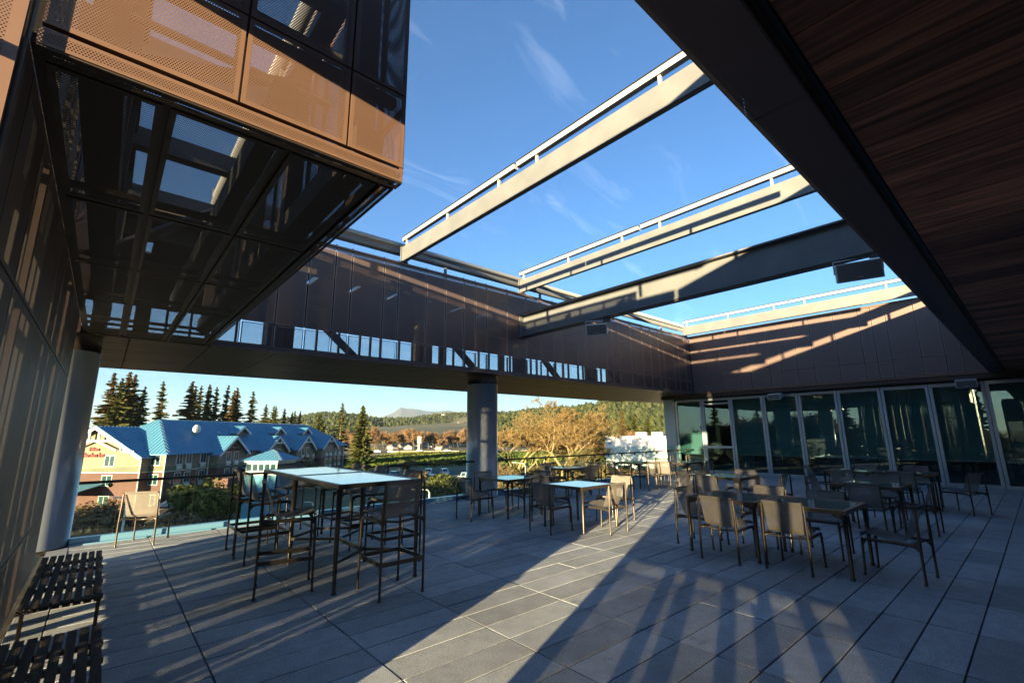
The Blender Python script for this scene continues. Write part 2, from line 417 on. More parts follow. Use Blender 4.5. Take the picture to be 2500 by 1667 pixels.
# ------------------------------------------------------------------ hanging block on the left
blk = empty('hanging_block'); tag(blk, 'overhanging bronze perforated block with a sunlit lower front, left of the sky opening', 'building')
bx = [-.405, .31, .87, 1.24]
for a, b in zip(bx[:-1], bx[1:]):
    panel(blk, (a, 2.45, 3.245), (1, 0, 0), (0, 0, 1), b-a, .525, MT['bronze_p'], border=.022)
    panel(blk, (a, 2.45, 3.77), (1, 0, 0), (0, 0, 1), b-a, 1.0, MT['bronze_p'], border=.022)
    panel(blk, (a, 2.45, 4.77), (1, 0, 0), (0, 0, 1), b-a, .80, MT['bronze_p'], border=.022)
panel(blk, (-.41, 2.45, 3.145), (1, 0, 0), (0, 0, 1), 1.65, .088, MT['bronze_p'], border=.016, name='base_strip')
sx_, sy_ = [-.40, .035, .585, 1.13], [2.56, 4.03, 5.55, 7.05, 8.55, 9.44]
for a, b in zip(sx_[:-1], sx_[1:]):
    for c, d in zip(sy_[:-1], sy_[1:]):
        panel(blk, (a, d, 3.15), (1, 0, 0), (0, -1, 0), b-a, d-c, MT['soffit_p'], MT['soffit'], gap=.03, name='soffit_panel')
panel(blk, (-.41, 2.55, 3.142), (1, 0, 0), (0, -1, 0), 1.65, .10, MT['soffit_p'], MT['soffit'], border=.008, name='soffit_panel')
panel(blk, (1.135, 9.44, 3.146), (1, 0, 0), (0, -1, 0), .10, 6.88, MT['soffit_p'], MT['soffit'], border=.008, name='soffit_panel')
for x_ in sx_: MB().box(x_-.028, 2.5, 3.175, x_+.028, 9.43, 3.22).build('soffit_frame', MT['bronze_d'], blk)
for y_ in sy_: MB().box(-.39, y_-.028, 3.222, 1.22, y_+.028, 3.26).build('soffit_frame', MT['bronze_d'], blk)
for x_ in (.31, .87): MB().box(x_-.035, 2.485, 3.24, x_+.035, 2.54, 5.5).build('front_frame', MT['bronze_d'], blk)
for z_ in (3.24, 3.77): MB().box(-.40, 2.542, z_-.035, 1.21, 2.59, z_+.035).build('front_frame', MT['bronze_d'], blk)
cy_ = cols(2.45, 9.44)
for a, b in zip(cy_[:-1], cy_[1:]):
    panel(blk, (1.24, a, 3.2), (0, 1, 0), (0, 0, 1), b-a, .48, MT['bronze_p'])
    panel(blk, (1.24, a, 3.68), (0, 1, 0), (0, 0, 1), b-a, 1.88, MT['bronze_u'])
    panel(blk, (-.95, b, 3.15), (0, -1, 0), (0, 0, 1), b-a, 2.4, MT['bronze_w'], name='sun_cut_panel')  # unseen outer skin, added to cut sun passing through the block
for y in (2.75, 4.4, 6.1, 7.8, 9.2): 
    for x in (-.30, 1.02): MB().box(x, y, 3.3, x+.14, y+.14, 5.5).build('post', MT['steel_d'], blk)
for z in (3.34, 5.2):
    for x in (-.32, .98): MB().box(x, 2.6, z, x+.18, 9.3, z+.20).build('girder', MT['steel_d'], blk)
for y in (3.3, 5.0, 6.7, 8.4): MB().box(-.3, y, 5.05, 1.1, y+.16, 5.3).build('joist', MT['steel'], blk)
for y in (3.0, 3.55): MB().tube([(-.3, y, 4.3), (1.1, y, 4.3)], .03).build('pipe', MT['steel_l'], blk)
MB().tube([(-.2, 2.9, 3.5), (1.05, 4.5, 5.1)], .07, 4).build('brace', MT['steel_d'], blk)
MB().tube([(-.2, 6.2, 3.5), (1.05, 7.8, 5.1)], .07, 4).build('brace', MT['steel_d'], blk)
MB().box(.55, 2.9, 3.6, .68, 9.2, 3.85).build('beam', MT['steel'], blk)
MB().box(1.17, 2.45, 5.56, 1.26, 9.44, 5.60).build('cap', MT['bronze'], blk)

# ------------------------------------------------------------------ bridge
br = empty('bridge_wing'); tag(br, 'long bronze perforated bridge wing spanning the far side of the terrace', 'building')
jx = [1.24, 1.66, 2.22, 2.77, 3.30, 3.66, 4.41, 4.78, 5.53, 6.085, 6.65, 7.025, 7.40, 8.13, 8.87, 9.44, 10.0, 10.37, 11.11, 11.48, 12.04, 12.6, 12.97, 13.34, 14.08, 14.82, 15.38, 15.94, 16.31, 17.05, 17.42, 17.98, 18.38]
for a, b in zip(jx[:-1], jx[1:]):
    panel(br, (a, 9.45, 3.215), (1, 0, 0), (0, 0, 1), b-a, .465, MT['bronze_v'], MT['edge'], gap=.026, border=.016)
    panel(br, (a, 9.45, 3.68), (1, 0, 0), (0, 0, 1), b-a, 1.87, MT['bronze_u'], MT['edge'], gap=.026, border=.016)
    MB().box(a-.01, 9.47, 5.60, a+.01, 9.50, 5.635).build('cap_fin', MT['bronze_d'], br)
MB().box(1.24, 9.42, 3.15, 18.40, 9.50, 3.21).build('sill', MT['bronze_b'], br)
MB().box(1.24, 9.44, 5.555, 18.42, 9.58, 5.60).build('cap', MT['bronze'], br)
# underside, panel by panel
x = -3.2
while x < 19.4:
    x1 = min(x+1.11, 19.5)
    for y0, y1 in ((9.50, 10.98), (10.98, 12.49), (12.49, 13.98)):
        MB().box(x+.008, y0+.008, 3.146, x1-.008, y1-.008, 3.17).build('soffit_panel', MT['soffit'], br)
    x = x1
MB().box(-3.2, 9.52, 3.18, 19.5, 13.95, 3.28).build('deck_plate', MT['dark'], br)
# far side: sill wall, mullioned opening, head, roof with slots
MB().box(-3.2, 13.90, 3.146, 19.5, 14.02, 4.04).build('far_wall', MT['bronze'], br)
MB().box(-3.2, 13.88, 4.72, 19.5, 14.0, 5.58).build('far_head', MT['bronze'], br)
random.seed(11)
x = -3.0
while x < 19.3:
    wd = random.choice((.05, .05, .05, .06, .30)); MB().box(x, 13.90, 4.04, x+wd, 13.99, 4.72).build('mullion', MT['bronze_d'], br)
    x += wd+random.choice((.3, .45, .62))
for x in (2.6, 6.6, 10.5, 14.4, 18.0):
    MB().box(x, 11.6, 3.28, x+.35, 11.95, 5.5).build('column', MT['steel_d'], br)
    MB().tube([(x+.2, 11.8, 5.3), (x+2.2, 11.8, 3.6)], .11, 4).build('brace', MT['steel_d'], br)
for y in (10.3, 12.9): MB().box(-3, y, 5.15, 19.4, y+.2, 5.45).build('girder', MT['steel_d'], br)
x = -3.2
while x < 19.4:                                   # roof deck with short slot skylights
    x1 = min(x+1.11, 19.5)
    MB().box(x, 9.62, 5.46, x1, 11.2, 5.52).build('roof_deck', MT['steel_d'], br)
    MB().box(x+.16, 11.2, 5.46, x1, 12.2, 5.52).build('roof_deck', MT['steel_d'], br)
    MB().box(x, 12.2, 5.46, x1, 13.88, 5.52).build('roof_deck', MT['steel_d'], br); x = x1
MB().box(-3.2, 9.44, 3.15, -.46, 9.49, 5.55).build('side_wall', MT['bronze_b'], br)  # unseen, added to shield the bridge interior from the sun
MB().box(-3.3, 9.5, 3.15, -3.2, 14.0, 5.55).build('end_sun_stop', MT['bronze'], br)  # unseen, added to stop low sun entering the open left end

# ------------------------------------------------------------------ right wing
rw = empty('glazed_wing'); tag(rw, 'right hand wing with bronze panel fascia above the folding glass doors', 'building')
jy = [9.42, 8.76, 8.185, 7.45, 7.07, 6.375, 6.0, 5.46, 4.95, 4.21, 3.51, 3.17, 2.80, 2.10, 1.58, 1.22, .80]
solid = mat('bronze_tray_fascia', (.125, .09, .088), .5, metal=.25, rand=.05)
for a, b in zip(jy[:-1], jy[1:]):
    panel(rw, (18.4, a, 3.215), (0, -1, 0), (0, 0, 1), a-b, .545, solid, MT['edge'], gap=.026, border=.014)
    panel(rw, (18.4, a, 3.76), (0, -1, 0), (0, 0, 1), a-b, 1.79, solid, MT['edge'], gap=.026, border=.014)
MB().box(18.43, .8, 3.16, 18.45, 9.43, 5.55).build('backing', MT['rail'], rw)
MB().box(18.37, -12, 3.15, 18.46, 9.42, 3.212).build('sill', MT['bronze'], rw)
MB().box(18.38, .8, 5.552, 18.60, 9.6, 5.61).build('cap', MT['bronze'], rw)
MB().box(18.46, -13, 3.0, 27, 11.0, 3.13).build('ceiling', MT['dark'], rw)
MB().box(18.5, -8, 3.22, 27, 14, 5.5).build('roof_mass', MT['bronze_d'], rw)
MB().box(18.42, -12, 3.02, 18.60, 10.9, 3.148).build('header', MT['bronze_d'], rw)
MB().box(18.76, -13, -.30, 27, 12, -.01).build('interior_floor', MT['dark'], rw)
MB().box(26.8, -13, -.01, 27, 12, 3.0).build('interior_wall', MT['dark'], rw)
for y in (-7, -1.5, 4, 9): MB().tube([(22, y, 0), (22, y, 3.0)], .25, 16).build('interior_column', MT['column'], rw, True)
MB().box(18.62, 10.50, 0, 18.92, 11.0, 3.02).build('corner_pier', MT['alu'], rw)
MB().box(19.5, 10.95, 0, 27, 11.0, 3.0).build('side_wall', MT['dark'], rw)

dy = [10.49, 9.27, 8.09, 6.87, 5.67, 4.48, 3.29, 2.12, .92, -.28, -1.48, -2.68]
ORD = ['first', 'second', 'third', 'fourth', 'fifth', 'sixth', 'seventh', 'eighth', 'ninth', 'tenth', 'eleventh']
for k, (a, b) in enumerate(zip(dy[:-1], dy[1:])):
    d = empty('glass_door', (18.7, (a+b)/2, 0))
    if k == 1: tag(d, 'narrow hinged glass door with a push rail and no shade, second bay from the railing', 'door', 'glazed doors')
    else: tag(d, '%s tall folding glass door leaf counted from the railing corner' % ORD[k], 'door', 'glazed doors')
    hw = (a-b)/2-.008; st = .075
    for s in (-1, 1):
        MB().box(-.03, min(s*hw, s*(hw-st)), .0, .05, max(s*hw, s*(hw-st)), 2.96).build('stile', MT['alu'], d)
    MB().box(-.028, -hw+st, .0, .048, hw-st, .09).build('bottom_rail', MT['alu'], d)
    MB().box(-.028, -hw+st, 2.86, .048, hw-st, 2.96).build('top_rail', MT['alu'], d)
    if k == 1:
        MB().box(-.034, -hw+st, .96, .05, hw-st, 1.05).build('push_rail', MT['alu'], d)
        MB().box(-.05, -hw+st, 2.70, .046, hw-st, 2.76).build('transom', MT['alu'], d)
    MB().quad((.01, hw-st, .09), (.01, -hw+st, .09), (.01, -hw+st, 2.86), (.01, hw-st, 2.86)).build('pane', MT['doorglass'], d)
    if k != 1:
        sh = MB().box(.24, -hw-.004, .72, .246, hw+.004, 2.95).build('roller_shade', MT['shade'], d)
        MB().box(.235, -hw, .70, .251, hw, .72).build('hem_bar', MT['alu'], sh)
MB().box(18.66, -12, -.008, 18.78, 10.5, .004).build('door_track', MT['alu'], rw)

# ------------------------------------------------------------------ round columns
for lab, x, y, r in (('grey round steel column where the glass railing meets the screen wall', -.60, 9.96, .42), ('grey round steel column in the middle of the glass railing', 7.66, 9.96, .415)):
    c = empty('round_column', (x, y, 0)); tag(c, lab, 'column', 'round columns')
    MB().tube([(0, 0, -.03), (0, 0, 2.90)], r, 48).build('shaft', MT['column'], c, True)
    MB().tube([(0, 0, 2.90), (0, 0, 3.15)], r-.012, 48).build('dark_top', MT['bronze_d'], c, True)  # darker top of the shaft, up to the underside
    MB().tube([(0, 0, -.03), (0, 0, .012)], r+.02, 48).build('base_ring', MT['bronze_d'], c, True)

# ------------------------------------------------------------------ glass railing
rl = empty('glass_railing', (0, 9.88, 0)); tag(rl, 'frameless glass railing with dark handrail along the terrace edge', 'railing')
for x0, x1 in ((-.18, 7.25), (8.07, 18.62)):
    MB().box(x0, -.05, -.04, x1, .06, .10).build('base_shoe', MT['shoe'], rl)
    MB().box(x0, -.13, -.04, x1, -.055, .02).build('drip_channel', MT['shoe'], rl)
    MB().tube([(x0, -.10, .90), (x1, -.10, .90)], .022, 10).build('handrail', MT['rail'], rl, True)
    n = max(1, round((x1-x0)/1.48)); s = (x1-x0)/n
    for k in range(n):
        MB().box(x0+k*s+.006, -.008, .09, x0+(k+1)*s-.006, .008, 1.10).build('pane', MT['glass'], rl)
        for t in (.25, .75):
            xb = x0+(k+t)*s
            br_ = MB().tube([(xb, -.01, .84), (xb, -.06, .84), (xb, -.10, .88)], .009, 6).build('bracket', MT['rail'], rl, True)
            MB().tube([(xb, -.035, .84), (xb, -.012, .84)], .032, 14).build('disc', MT['rail'], br_, True)
# ------------------------------------------------------------------ roof beams across the opening
def beam(x, lab, y1=9.5):
    b = empty('roof_beam', (x, 0, 0)); tag(b, lab, 'beam', 'beams across the sky opening')
    MB().box(-.05, .78, 5.63, .05, y1, 6.0).build('box_section', MT['steel'], b)
    MB().box(-.08, y1-.02, 5.61, .08, y1+.012, 6.01).build('end_plate', MT['steel'], b)
    MB().box(-.08, y1-.10, 5.60, .08, y1-.02, 5.629).build('bearing', MT['steel_d'], b)
    ym = 5.4
    for k, (a, c) in enumerate(((.9, ym-.03), (ym+.03, y1))):
        t = MB().box(-.045, a, 6.155, .045, c, 6.245).build('track_rail', MT['steel_l'], b)
        MB().box(-.052, a, 6.247, .052, c, 6.268).build('gasket', MT['rail'], t)
    for y in (2.6, 4.9, 5.9, 7.6, 9.35):
        MB().box(-.02, y-.022, 6.0, .02, y+.022, 6.155).build('stand_off', MT['steel_l'], b)
for x, lab in ((4.9, 'nearest grey beam across the sky opening, with a pale track rail above it'), (8.7, 'grey beam with track rail directly above the deep girder'), (12.5, 'grey beam hidden behind the deep girder'), (18.15, 'grey beam with white track rail running above the right wing fascia')):
    beam(x, lab)
g = empty('steel_girder', (8.75, 0, 0)); tag(g, 'deep grey steel girder crossing the opening below the beams, carrying two loudspeakers', 'girder')
MB().box(-.012, .78, 4.33, .012, 9.44, 4.93).build('web', MT['steel'], g)
MB().box(-.14, .78, 4.93, .14, 9.44, 4.96).build('top_flange', MT['steel'], g)
MB().box(-.14, .78, 4.30, .14, 9.44, 4.33).build('bottom_flange', MT['steel'], g)
MB().box(-.16, 9.42, 4.27, .16, 9.447, 4.99).build('end_plate', MT['steel'], g)
random.seed(5)
for k in range(5):
    y = 2.2+k*1.5; MB().tube([(-.0, y, 4.34), (-.0, y, 4.33)], .02, 8).build('bolt', MT['steel_l'], g)
MB().tube([(-.1, .9, 4.28), (-.1, 7.2, 4.28)], .012, 6).build('conduit', MT['steel_d'], g)

# perimeter tubes around the opening
def ptube(a, b, lab):
    a, b = Vector(a), Vector(b)
    t = empty('perimeter_tube', a); tag(t, lab, 'tube', 'tubes round the sky opening'); d = b-a
    MB().tube([(0, 0, 0), d], .085, 14).build('lower_tube', MT['steel'], t, True)
    MB().tube([(0, 0, .19), d+Vector((0, 0, .19))], .065, 14).build('upper_tube', MT['steel_l'], t, True)
    MB().box(*( (-.02, 0, .06) if abs(d.y) > abs(d.x) else (0, -.02, .06)), *((.02, d.y, .14) if abs(d.y) > abs(d.x) else (d.x, .02, .14))).build('spacer', MT['rail'], t)
    n = int(d.length/3.8)+1
    for k in range(n):
        p = d*(k+.5)/n; MB().box(p.x-.03, p.y-.03, -.36, p.x+.03, p.y+.03, -.08).build('stub_post', MT['steel'], t)
ptube((1.0, 9.75, 5.96), (18.5, 9.75, 5.96), 'grey double tube above the bridge wing parapet')
ptube((1.05, .8, 5.82), (1.05, 9.6, 5.82), 'grey double tube above the hanging block parapet')
ptube((-.3, .35, 5.96), (18.5, .35, 5.96), 'grey double tube above the near roof edge')

# ------------------------------------------------------------------ near roof over the camera
nr = empty('near_roof'); tag(nr, 'dark roof overhang with timber plank soffit and perforated edge strip at the right', 'roof')
random.seed(2)
x = -.38
while x < 18.3:
    wd = .235; MB().box(x+.003, -12, 3.20, x+wd-.003, .44, 3.225).build('plank', MT['wood'], nr); x += wd
x = -.36
while x < 18.3:
    x1 = min(x+2.68, 18.36)
    m_ = MB(); prof = [(.775, 3.36), (.775, 3.19), (.762, 3.160), (.735, 3.148), (.50, 3.148), (.492, 3.152), (.492, 3.20)]
    acc = 0
    for (y0, z0), (y1, z1) in zip(prof[:-1], prof[1:]):
        L = math.hypot(y1-y0, z1-z0); perf_ = (.5 <= y0 <= .762)
        m_.quad((x+.004, y0, z0), (x1-.004, y0, z0), (x1-.004, y1, z1), (x+.004, y1, z1), mi=1 if perf_ else 0, uv=[(0, acc), (x1-x, acc), (x1-x, acc+L), (0, acc+L)]); acc += L
    m_.build('edge_strip', [MT['bronze_b'], MT['strip_p']], nr); x = x1
MB().box(-.36, .455, 3.215, 18.36, .485, 3.26).build('shadow_gap', MT['rail'], nr)
MB().box(-.40, .49, 3.30, 18.38, .77, 5.58).build('courtyard_face', MT['bronze'], nr)
MB().box(-.40, -12, 3.235, 18.38, .48, 3.50).build('roof_slab', MT['dark'], nr)
MB().box(-.36, -12.1, -.04, 18.7, -12.0, 3.2).build('rear_wall', MT['bronze_d'], nr)

# ------------------------------------------------------------------ loudspeakers
def speaker(loc, rz, tilt, w_, h_, lab, bracket=True):
    s = empty('loudspeaker', loc, rz); s.rotation_euler = (0, tilt, rz); tag(s, lab, 'loudspeaker', 'outdoor loudspeakers')
    prof = [(-.16, -h_/2*.75), (.13, -h_/2), (.13, h_/2), (-.16, h_/2*.75)]
    MB().prism(prof, (0, -w_/2, 0), (1, 0, 0), (0, 0, 1), (0, 1, 0), w_).build('cabinet', MT['speaker'], s)
    MB().box(.131, -w_/2+.02, -h_/2+.02, .139, w_/2-.02, h_/2-.02).build('grille', MT['grille'], s)
    MB().box(.139, -.04, -h_/2+.045, .142, .04, -h_/2+.065).build('badge', MT['steel_l'], s)
    if bracket:
        m_ = MB(); 
        for k in (-1, 1): m_.tube([(-.02, k*(w_/2+.012), 0), (-.02, k*(w_/2+.012), h_/2+.06)], .012, 6)
        m_.tube([(-.02, -w_/2-.012, h_/2+.06), (-.02, w_/2+.012, h_/2+.06)], .012, 6); m_.build('yoke', MT['speaker'], s)
        MB().box(-.06, .16, h_/2+.02, .06, .34, h_/2+.10).build('junction_box', MT['steel'], s)
    return s
speaker((8.68, 6.75, 4.06), R(210), R(22), .50, .26, 'white loudspeaker hanging below the girder near the bridge wing')
speaker((8.70, 1.55, 4.06), R(195), R(12), .60, .30, 'grey loudspeaker under the girder beside the near roof edge')
speaker((18.30, 6.29, 2.86), R(180), R(15), .42, .20, 'small dark loudspeaker above the fourth glass door', False)
speaker((18.30, 1.25, 2.90), R(180), R(15), .45, .22, 'small dark loudspeaker above the eighth glass door', False)
# ------------------------------------------------------------------ sling chairs and stools (forward = +X)
def arc(pts, n=5):
    """smooth polyline through points (Catmull-Rom)"""
    P = [Vector(p) for p in pts]; out = []
    for i in range(len(P)-1):
        a, b, c, d = P[max(i-1, 0)], P[i], P[i+1], P[min(i+2, len(P)-1)]
        for k in range(n):
            t = k/n; out.append(.5*((2*b)+(c-a)*t+(2*a-5*b+4*c-d)*t*t+(-a+3*b-3*c+d)*t**3))
    out.append(P[-1]); return out
def sling_mesh(dz=0, wd=.42, top=.775):
    prof = arc([(-.272, top-.035), (-.285, top-.006), (-.262, top+.004), (-.243, top-.03), (-.195, .60+(top-.775)*.5+dz*.5 if dz else .60), (-.14, .445+dz), (-.105, .405+dz), (-.05, .40+dz), (.10, .425+dz), (.225, .452+dz), (.262, .450+dz), (.268, .428+dz)] if not dz else
               [(-.272, top-.035), (-.285, top-.006), (-.262, top+.004), (-.243, top-.03), (-.195, dz+.60), (-.14, .445+dz), (-.105, .405+dz), (-.05, .40+dz), (.10, .425+dz), (.225, .452+dz), (.262, .450+dz), (.268, .428+dz)], 4)
    pts = [(p[0], p[1]) for p in [(q.x, q.y) for q in [Vector((a.x, a.y, 0)) for a in prof]]]
    m_ = MB(); n = 6; th = .004
    L = [0]
    for a, b in zip(pts[:-1], pts[1:]): L.append(L[-1]+math.hypot(b[0]-a[0], b[1]-a[1]))
    def P(i, j):
        x, z = pts[i]; t = j/n*2-1; f = i/(len(pts)-1)
        w_ = wd/2*(1+.03*math.sin(f*3.1)); sag = -.010*(1-t*t)*math.sin(min(1, f*1.15)*math.pi)
        return (x+(sag*1.2 if f < .5 else 0), t*w_, z+(sag if f > .5 else 0))
    for i in range(len(pts)-1):
        for j in range(n):
            m_.quad(P(i, j), P(i, j+1), P(i+1, j+1), P(i+1, j), uv=[(j/n*wd, L[i]), ((j+1)/n*wd, L[i]), ((j+1)/n*wd, L[i+1]), (j/n*wd, L[i+1])])
    return m_
def side_frame(s, top, seat, rear_only=False):
    pass
def make_seat(name, top, dz):
    """dz lifts the seat for the bar stool"""
    c = empty(name); rail = .385+dz
    for s in (-1, 1):
        MB().tube([(-.262, s*.238, .0), (-.258, s*.236, .012), (-.262, s*.236, .03), (-.262, s*.236, rail-.05), (-.262, s*.232, rail+.03), (-.266, s*.224, top-.03), (-.266, s*.222, top-.012)], [.017, .017, .012, .014, .016, .011, .009], 8).build('back_post', MT['frame'], c, True)
        MB().tube([(.268, s*.232, 0), (.266, s*.231, .012), (.262, s*.231, .03), (.252, s*.228, rail-.05), (.248, s*.226, rail+.012)], [.017, .017, .012, .014, .012], 8).build('leg', MT['frame'], c, True)
        pts = arc([(-.262, s*.235, rail-.055), (-.235, s*.234, rail-.018), (-.18, s*.232, rail-.002), (0, s*.23, rail+.002), (.18, s*.228, rail), (.225, s*.228, rail-.015), (.25, s*.229, rail-.05)], 3)
        MB().tube(pts, .016, 8, flat=(.7, 1.15)).build('side_rail', MT['frame'], c, True)
    MB().tube(arc([(-.262, -.235, rail-.02), (-.245, -.19, rail+.008), (-.185, -.09, rail-.012), (-.165, 0, rail-.022), (-.185, .09, rail-.012), (-.245, .19, rail+.008), (-.262, .235, rail-.02)], 4), .014, 8, flat=(1, .9)).build('rear_rail', MT['frame'], c, True)
    MB().tube([(.252, -.225, rail+.042), (.252, .225, rail+.042)], .010, 8).build('front_bar', MT['frame'], c, True)
    MB().tube([(-.266, -.228, top-.012), (-.266, .228, top-.012)], .009, 8).build('top_bar', MT['frame'], c, True)
    sling_mesh(dz, top=top).build('sling', MT['sling'], c, True)
    if dz:
        z = .33
        for s in (-1, 1): MB().box(-.262, s*.232-.006, z-.02, .258, s*.232+.006, z+.02).build('foot_rail', MT['frame'], c)
        for x_ in (-.262, .258): MB().box(x_-.006, -.226, z-.02, x_+.006, .226, z+.02).build('foot_rail', MT['frame'], c)
    return c
chair0 = make_seat('sling_chair', .775, 0); stool0 = make_seat('bar_stool', 1.11, .335)
bpy.context.view_layer.update()
used = set()
def place(proto, x, y, deg, lab, cat, grp, z=0):
    o = proto if proto.name not in used else copy_tree(proto)
    used.add(proto.name)
    o.location = (x, y, z); o.rotation_euler = (0, 0, R(deg)); tag(o, lab, cat, grp); return o

CH = [
 # middle of the terrace
 (5.80, 5.65, 1, 'mesh chair left of the middle white table, its back half lit by a sunbeam'),
 (6.38, 6.21, -88, 'mesh chair behind the middle white table, facing right'),
 (6.43, 5.01, 91, 'brightly sunlit mesh chair in front of the middle white table'),
 (7.33, 5.48, 182, 'mesh chair right of the middle white table with its sunlit back turned away'),
 (5.55, 7.43, 0, 'mesh chair left of the table beside the round column'),
 (6.42, 8.06, -92, 'mesh chair between the round column and its table'),
 (6.52, 7.08, 88, 'mesh chair in front of the table beside the round column'),
 (7.20, 7.50, 178, 'mesh chair right of the table beside the round column'),
 (8.82, 8.52, 0, 'mesh chair left of the small table at the railing'),
 (9.48, 9.08, -95, 'mesh chair tucked between the railing and its small table'),
 (9.52, 8.02, 88, 'mesh chair in front of the small table at the railing'),
 (10.35, 8.57, 178, 'mesh chair right of the small table at the railing'),
 # near right pair of tables
 (6.23, 2.90, 0, 'mesh chair with shadow patterned back at the left half of the near double table'),
 (6.35, 2.17, 1, 'mesh chair with a bright sun stripe on its back at the near double table'),
 (6.73, 3.50, -90, 'mesh chair at the left end of the near double table'),
 (7.42, 2.88, 180, 'mesh chair behind the left half of the near double table'),
 (7.38, 2.13, 182, 'mesh chair behind the right half of the near double table'),
 (6.85, 1.29, 86, 'shaded mesh chair pulled out at the right end of the near double table'),
 # second row
 (9.35, 2.03, 0, 'mesh chair in front of the dark square table in the second row'),
 (10.82, 2.10, 180, 'mesh chair behind the dark square table in the second row'),
 (9.98, 2.72, -90, 'mesh chair left of the dark square table in the second row'),
 (9.95, 1.55, 90, 'mesh chair right of the dark square table in the second row'),
 # by the doors
 (13.05, 3.70, -88, 'mesh chair at the left end of the double table by the glass doors'),
 (12.30, 3.02, 0, 'mesh chair in front of the left half of the double table by the doors'),
 (13.95, 3.02, 180, 'mesh chair behind the left half of the double table by the doors'),
 (12.40, 2.05, 0, 'mesh chair in front of the right half of the double table by the doors'),
 (14.05, 2.10, 180, 'mesh chair behind the right half of the double table by the doors'),
 (12.85, 1.24, 64, 'shaded mesh chair turned aside at the right end of the double table by the doors'),
 # centre right table
 (9.02, 4.42, 0, 'mesh chair in front of the lone table at the centre right'),
 (10.42, 4.45, 180, 'mesh chair behind the lone table at the centre right'),
 (10.05, 3.70, 90, 'mesh chair right of the lone table at the centre right'),
 (9.60, 5.10, -90, 'mesh chair left of the lone table at the centre right'),
 # far corner
 (12.62, 7.50, 2, 'bright sunlit mesh chair with its back to the camera in the far corner'),
 (11.85, 7.72, 85, 'mesh chair in front of the far left table near the railing'),
 (11.65, 8.55, -15, 'mesh chair left of the far left table near the railing'),
 (13.55, 8.40, 178, 'mesh chair behind the far left table near the railing'),
 (14.05, 7.45, 180, 'mesh chair behind the far corner table'),
 (13.15, 6.72, 92, 'mesh chair right of the far corner table'),
 (16.30, 9.15, -70, 'sunlit chair standing by the first glass door, nearer the railing'),
 (16.75, 8.75, -75, 'sunlit chair standing by the first glass door, farther from the railing'),
 # left
 (.66, 9.33, 65, 'lone chair in full sun beside the left round column, facing the hotel'),
]
for x, y, a, lab in CH: place(chair0, x, y, a, lab, 'chair', 'mesh sling chairs')
ST = [
 (1.62, 5.52, -14, 'bar stool pulled out at the near left corner of the tall table'),
 (2.43, 4.72, 90, 'bar stool at the near end of the tall table, back to the camera'),
 (1.76, 7.03, 3, 'bar stool at the left side of the tall table, second from the camera'),
 (1.78, 7.70, 0, 'bar stool at the left side of the tall table, farthest from the camera'),
 (2.55, 8.42, -84, 'bar stool at the far end of the tall table'),
 (3.02, 7.60, 184, 'bar stool at the right side of the tall table, farthest from the camera'),
 (3.06, 6.88, 178, 'bar stool in the middle of the right side of the tall table'),
 (2.97, 5.74, 180, 'bar stool at the right side of the tall table, nearest the camera'),
]
for x, y, a, lab in ST: place(stool0, x, y, a, lab, 'bar stool', 'bar stools round the tall table')

# ------------------------------------------------------------------ tables
def table(x, y, lx, ly, h, lab, bar=False, rz=0, grp='square terrace tables'):
    t = empty('bar_table' if bar else 'dining_table', (x, y, 0), R(rz)); tag(t, lab, 'table', grp)
    a, b = lx/2, ly/2; fr = .045
    MB().box(-a+fr-.002, -b+fr-.002, h-.022, a-fr+.002, b-fr+.002, h-.004).build('table_top', MT['top'], t)
    for s in (-1, 1):
        MB().box(-a, min(s*b, s*(b-fr)), h-.045, a, max(s*b, s*(b-fr)), h).build('frame_rail', MT['frame'], t)
        MB().box(min(s*a, s*(a-fr)), -b+fr+.001, h-.045, max(s*a, s*(a-fr)), b-fr-.001, h).build('frame_rail', MT['frame'], t)
        for q in (-1, 1):
            X, Y = s*(a-.024), q*(b-.024); r = .026 if bar else .023
            m_ = MB().tube([(X, Y, 0), (X, Y, .015), (X, Y, .03), (X, Y, h*.6), (X, Y, h-.044)], [.026, .026, .019, r, r*1.15], 8)
            if not bar:
                for dx, dy in ((-s, 0), (0, -q)):
                    m_.tube(arc([(X, Y, h-.13), (X+dx*.012, Y+dy*.012, h-.085), (X+dx*.045, Y+dy*.045, h-.06), (X+dx*.12, Y+dy*.12, h-.052)], 3), [.02]*9+[.008], 6, caps=False)
            m_.build('leg', MT['frame'], t, True)
    if bar:
        z = .30; c = b-.42
        MB().box(-.022, -c, z-.02, .022, c, z+.02).build('foot_bar', MT['frame'], t)
        for s in (-1, 1):
            for q in (-1, 1):
                MB().tube([(s*(a-.03), q*(b-.03), z), (0, q*c, z)], .022, 4).build('foot_brace', MT['frame'], t)
    return t
table(2.41, 5.74, .97, 1.57, 1.07, 'near half of the tall bar table reflecting the bright sky', True, grp='tall bar tables')
table(2.44, 7.33, .97, 1.57, 1.07, 'far half of the tall bar table, toward the hotel', True, grp='tall bar tables')
for x, y, lab in ((6.43, 5.55, 'square table with bright top in the middle of the terrace beside the sunbeam'), (6.40, 7.38, 'square table beside the middle round column'), (9.30, 8.45, 'small square table at the railing right of the round column'),
                  (6.69, 2.985, 'left half of the near double table with a dark glossy top'), (6.72, 2.04, 'right half of the near double table with a dark glossy top'), (9.85, 2.06, 'dark square table in the second row at the right'),
                  (12.95, 3.02, 'left half of the double table by the glass doors'), (12.98, 2.07, 'right half of the double table by the glass doors'), (9.70, 4.42, 'lone square table at the centre right of the terrace'),
                  (12.35, 8.40, 'far left square table near the railing corner'), (13.30, 7.42, 'square table in the far corner before the first doors')):
    table(x, y, .92, .92, .715, lab)

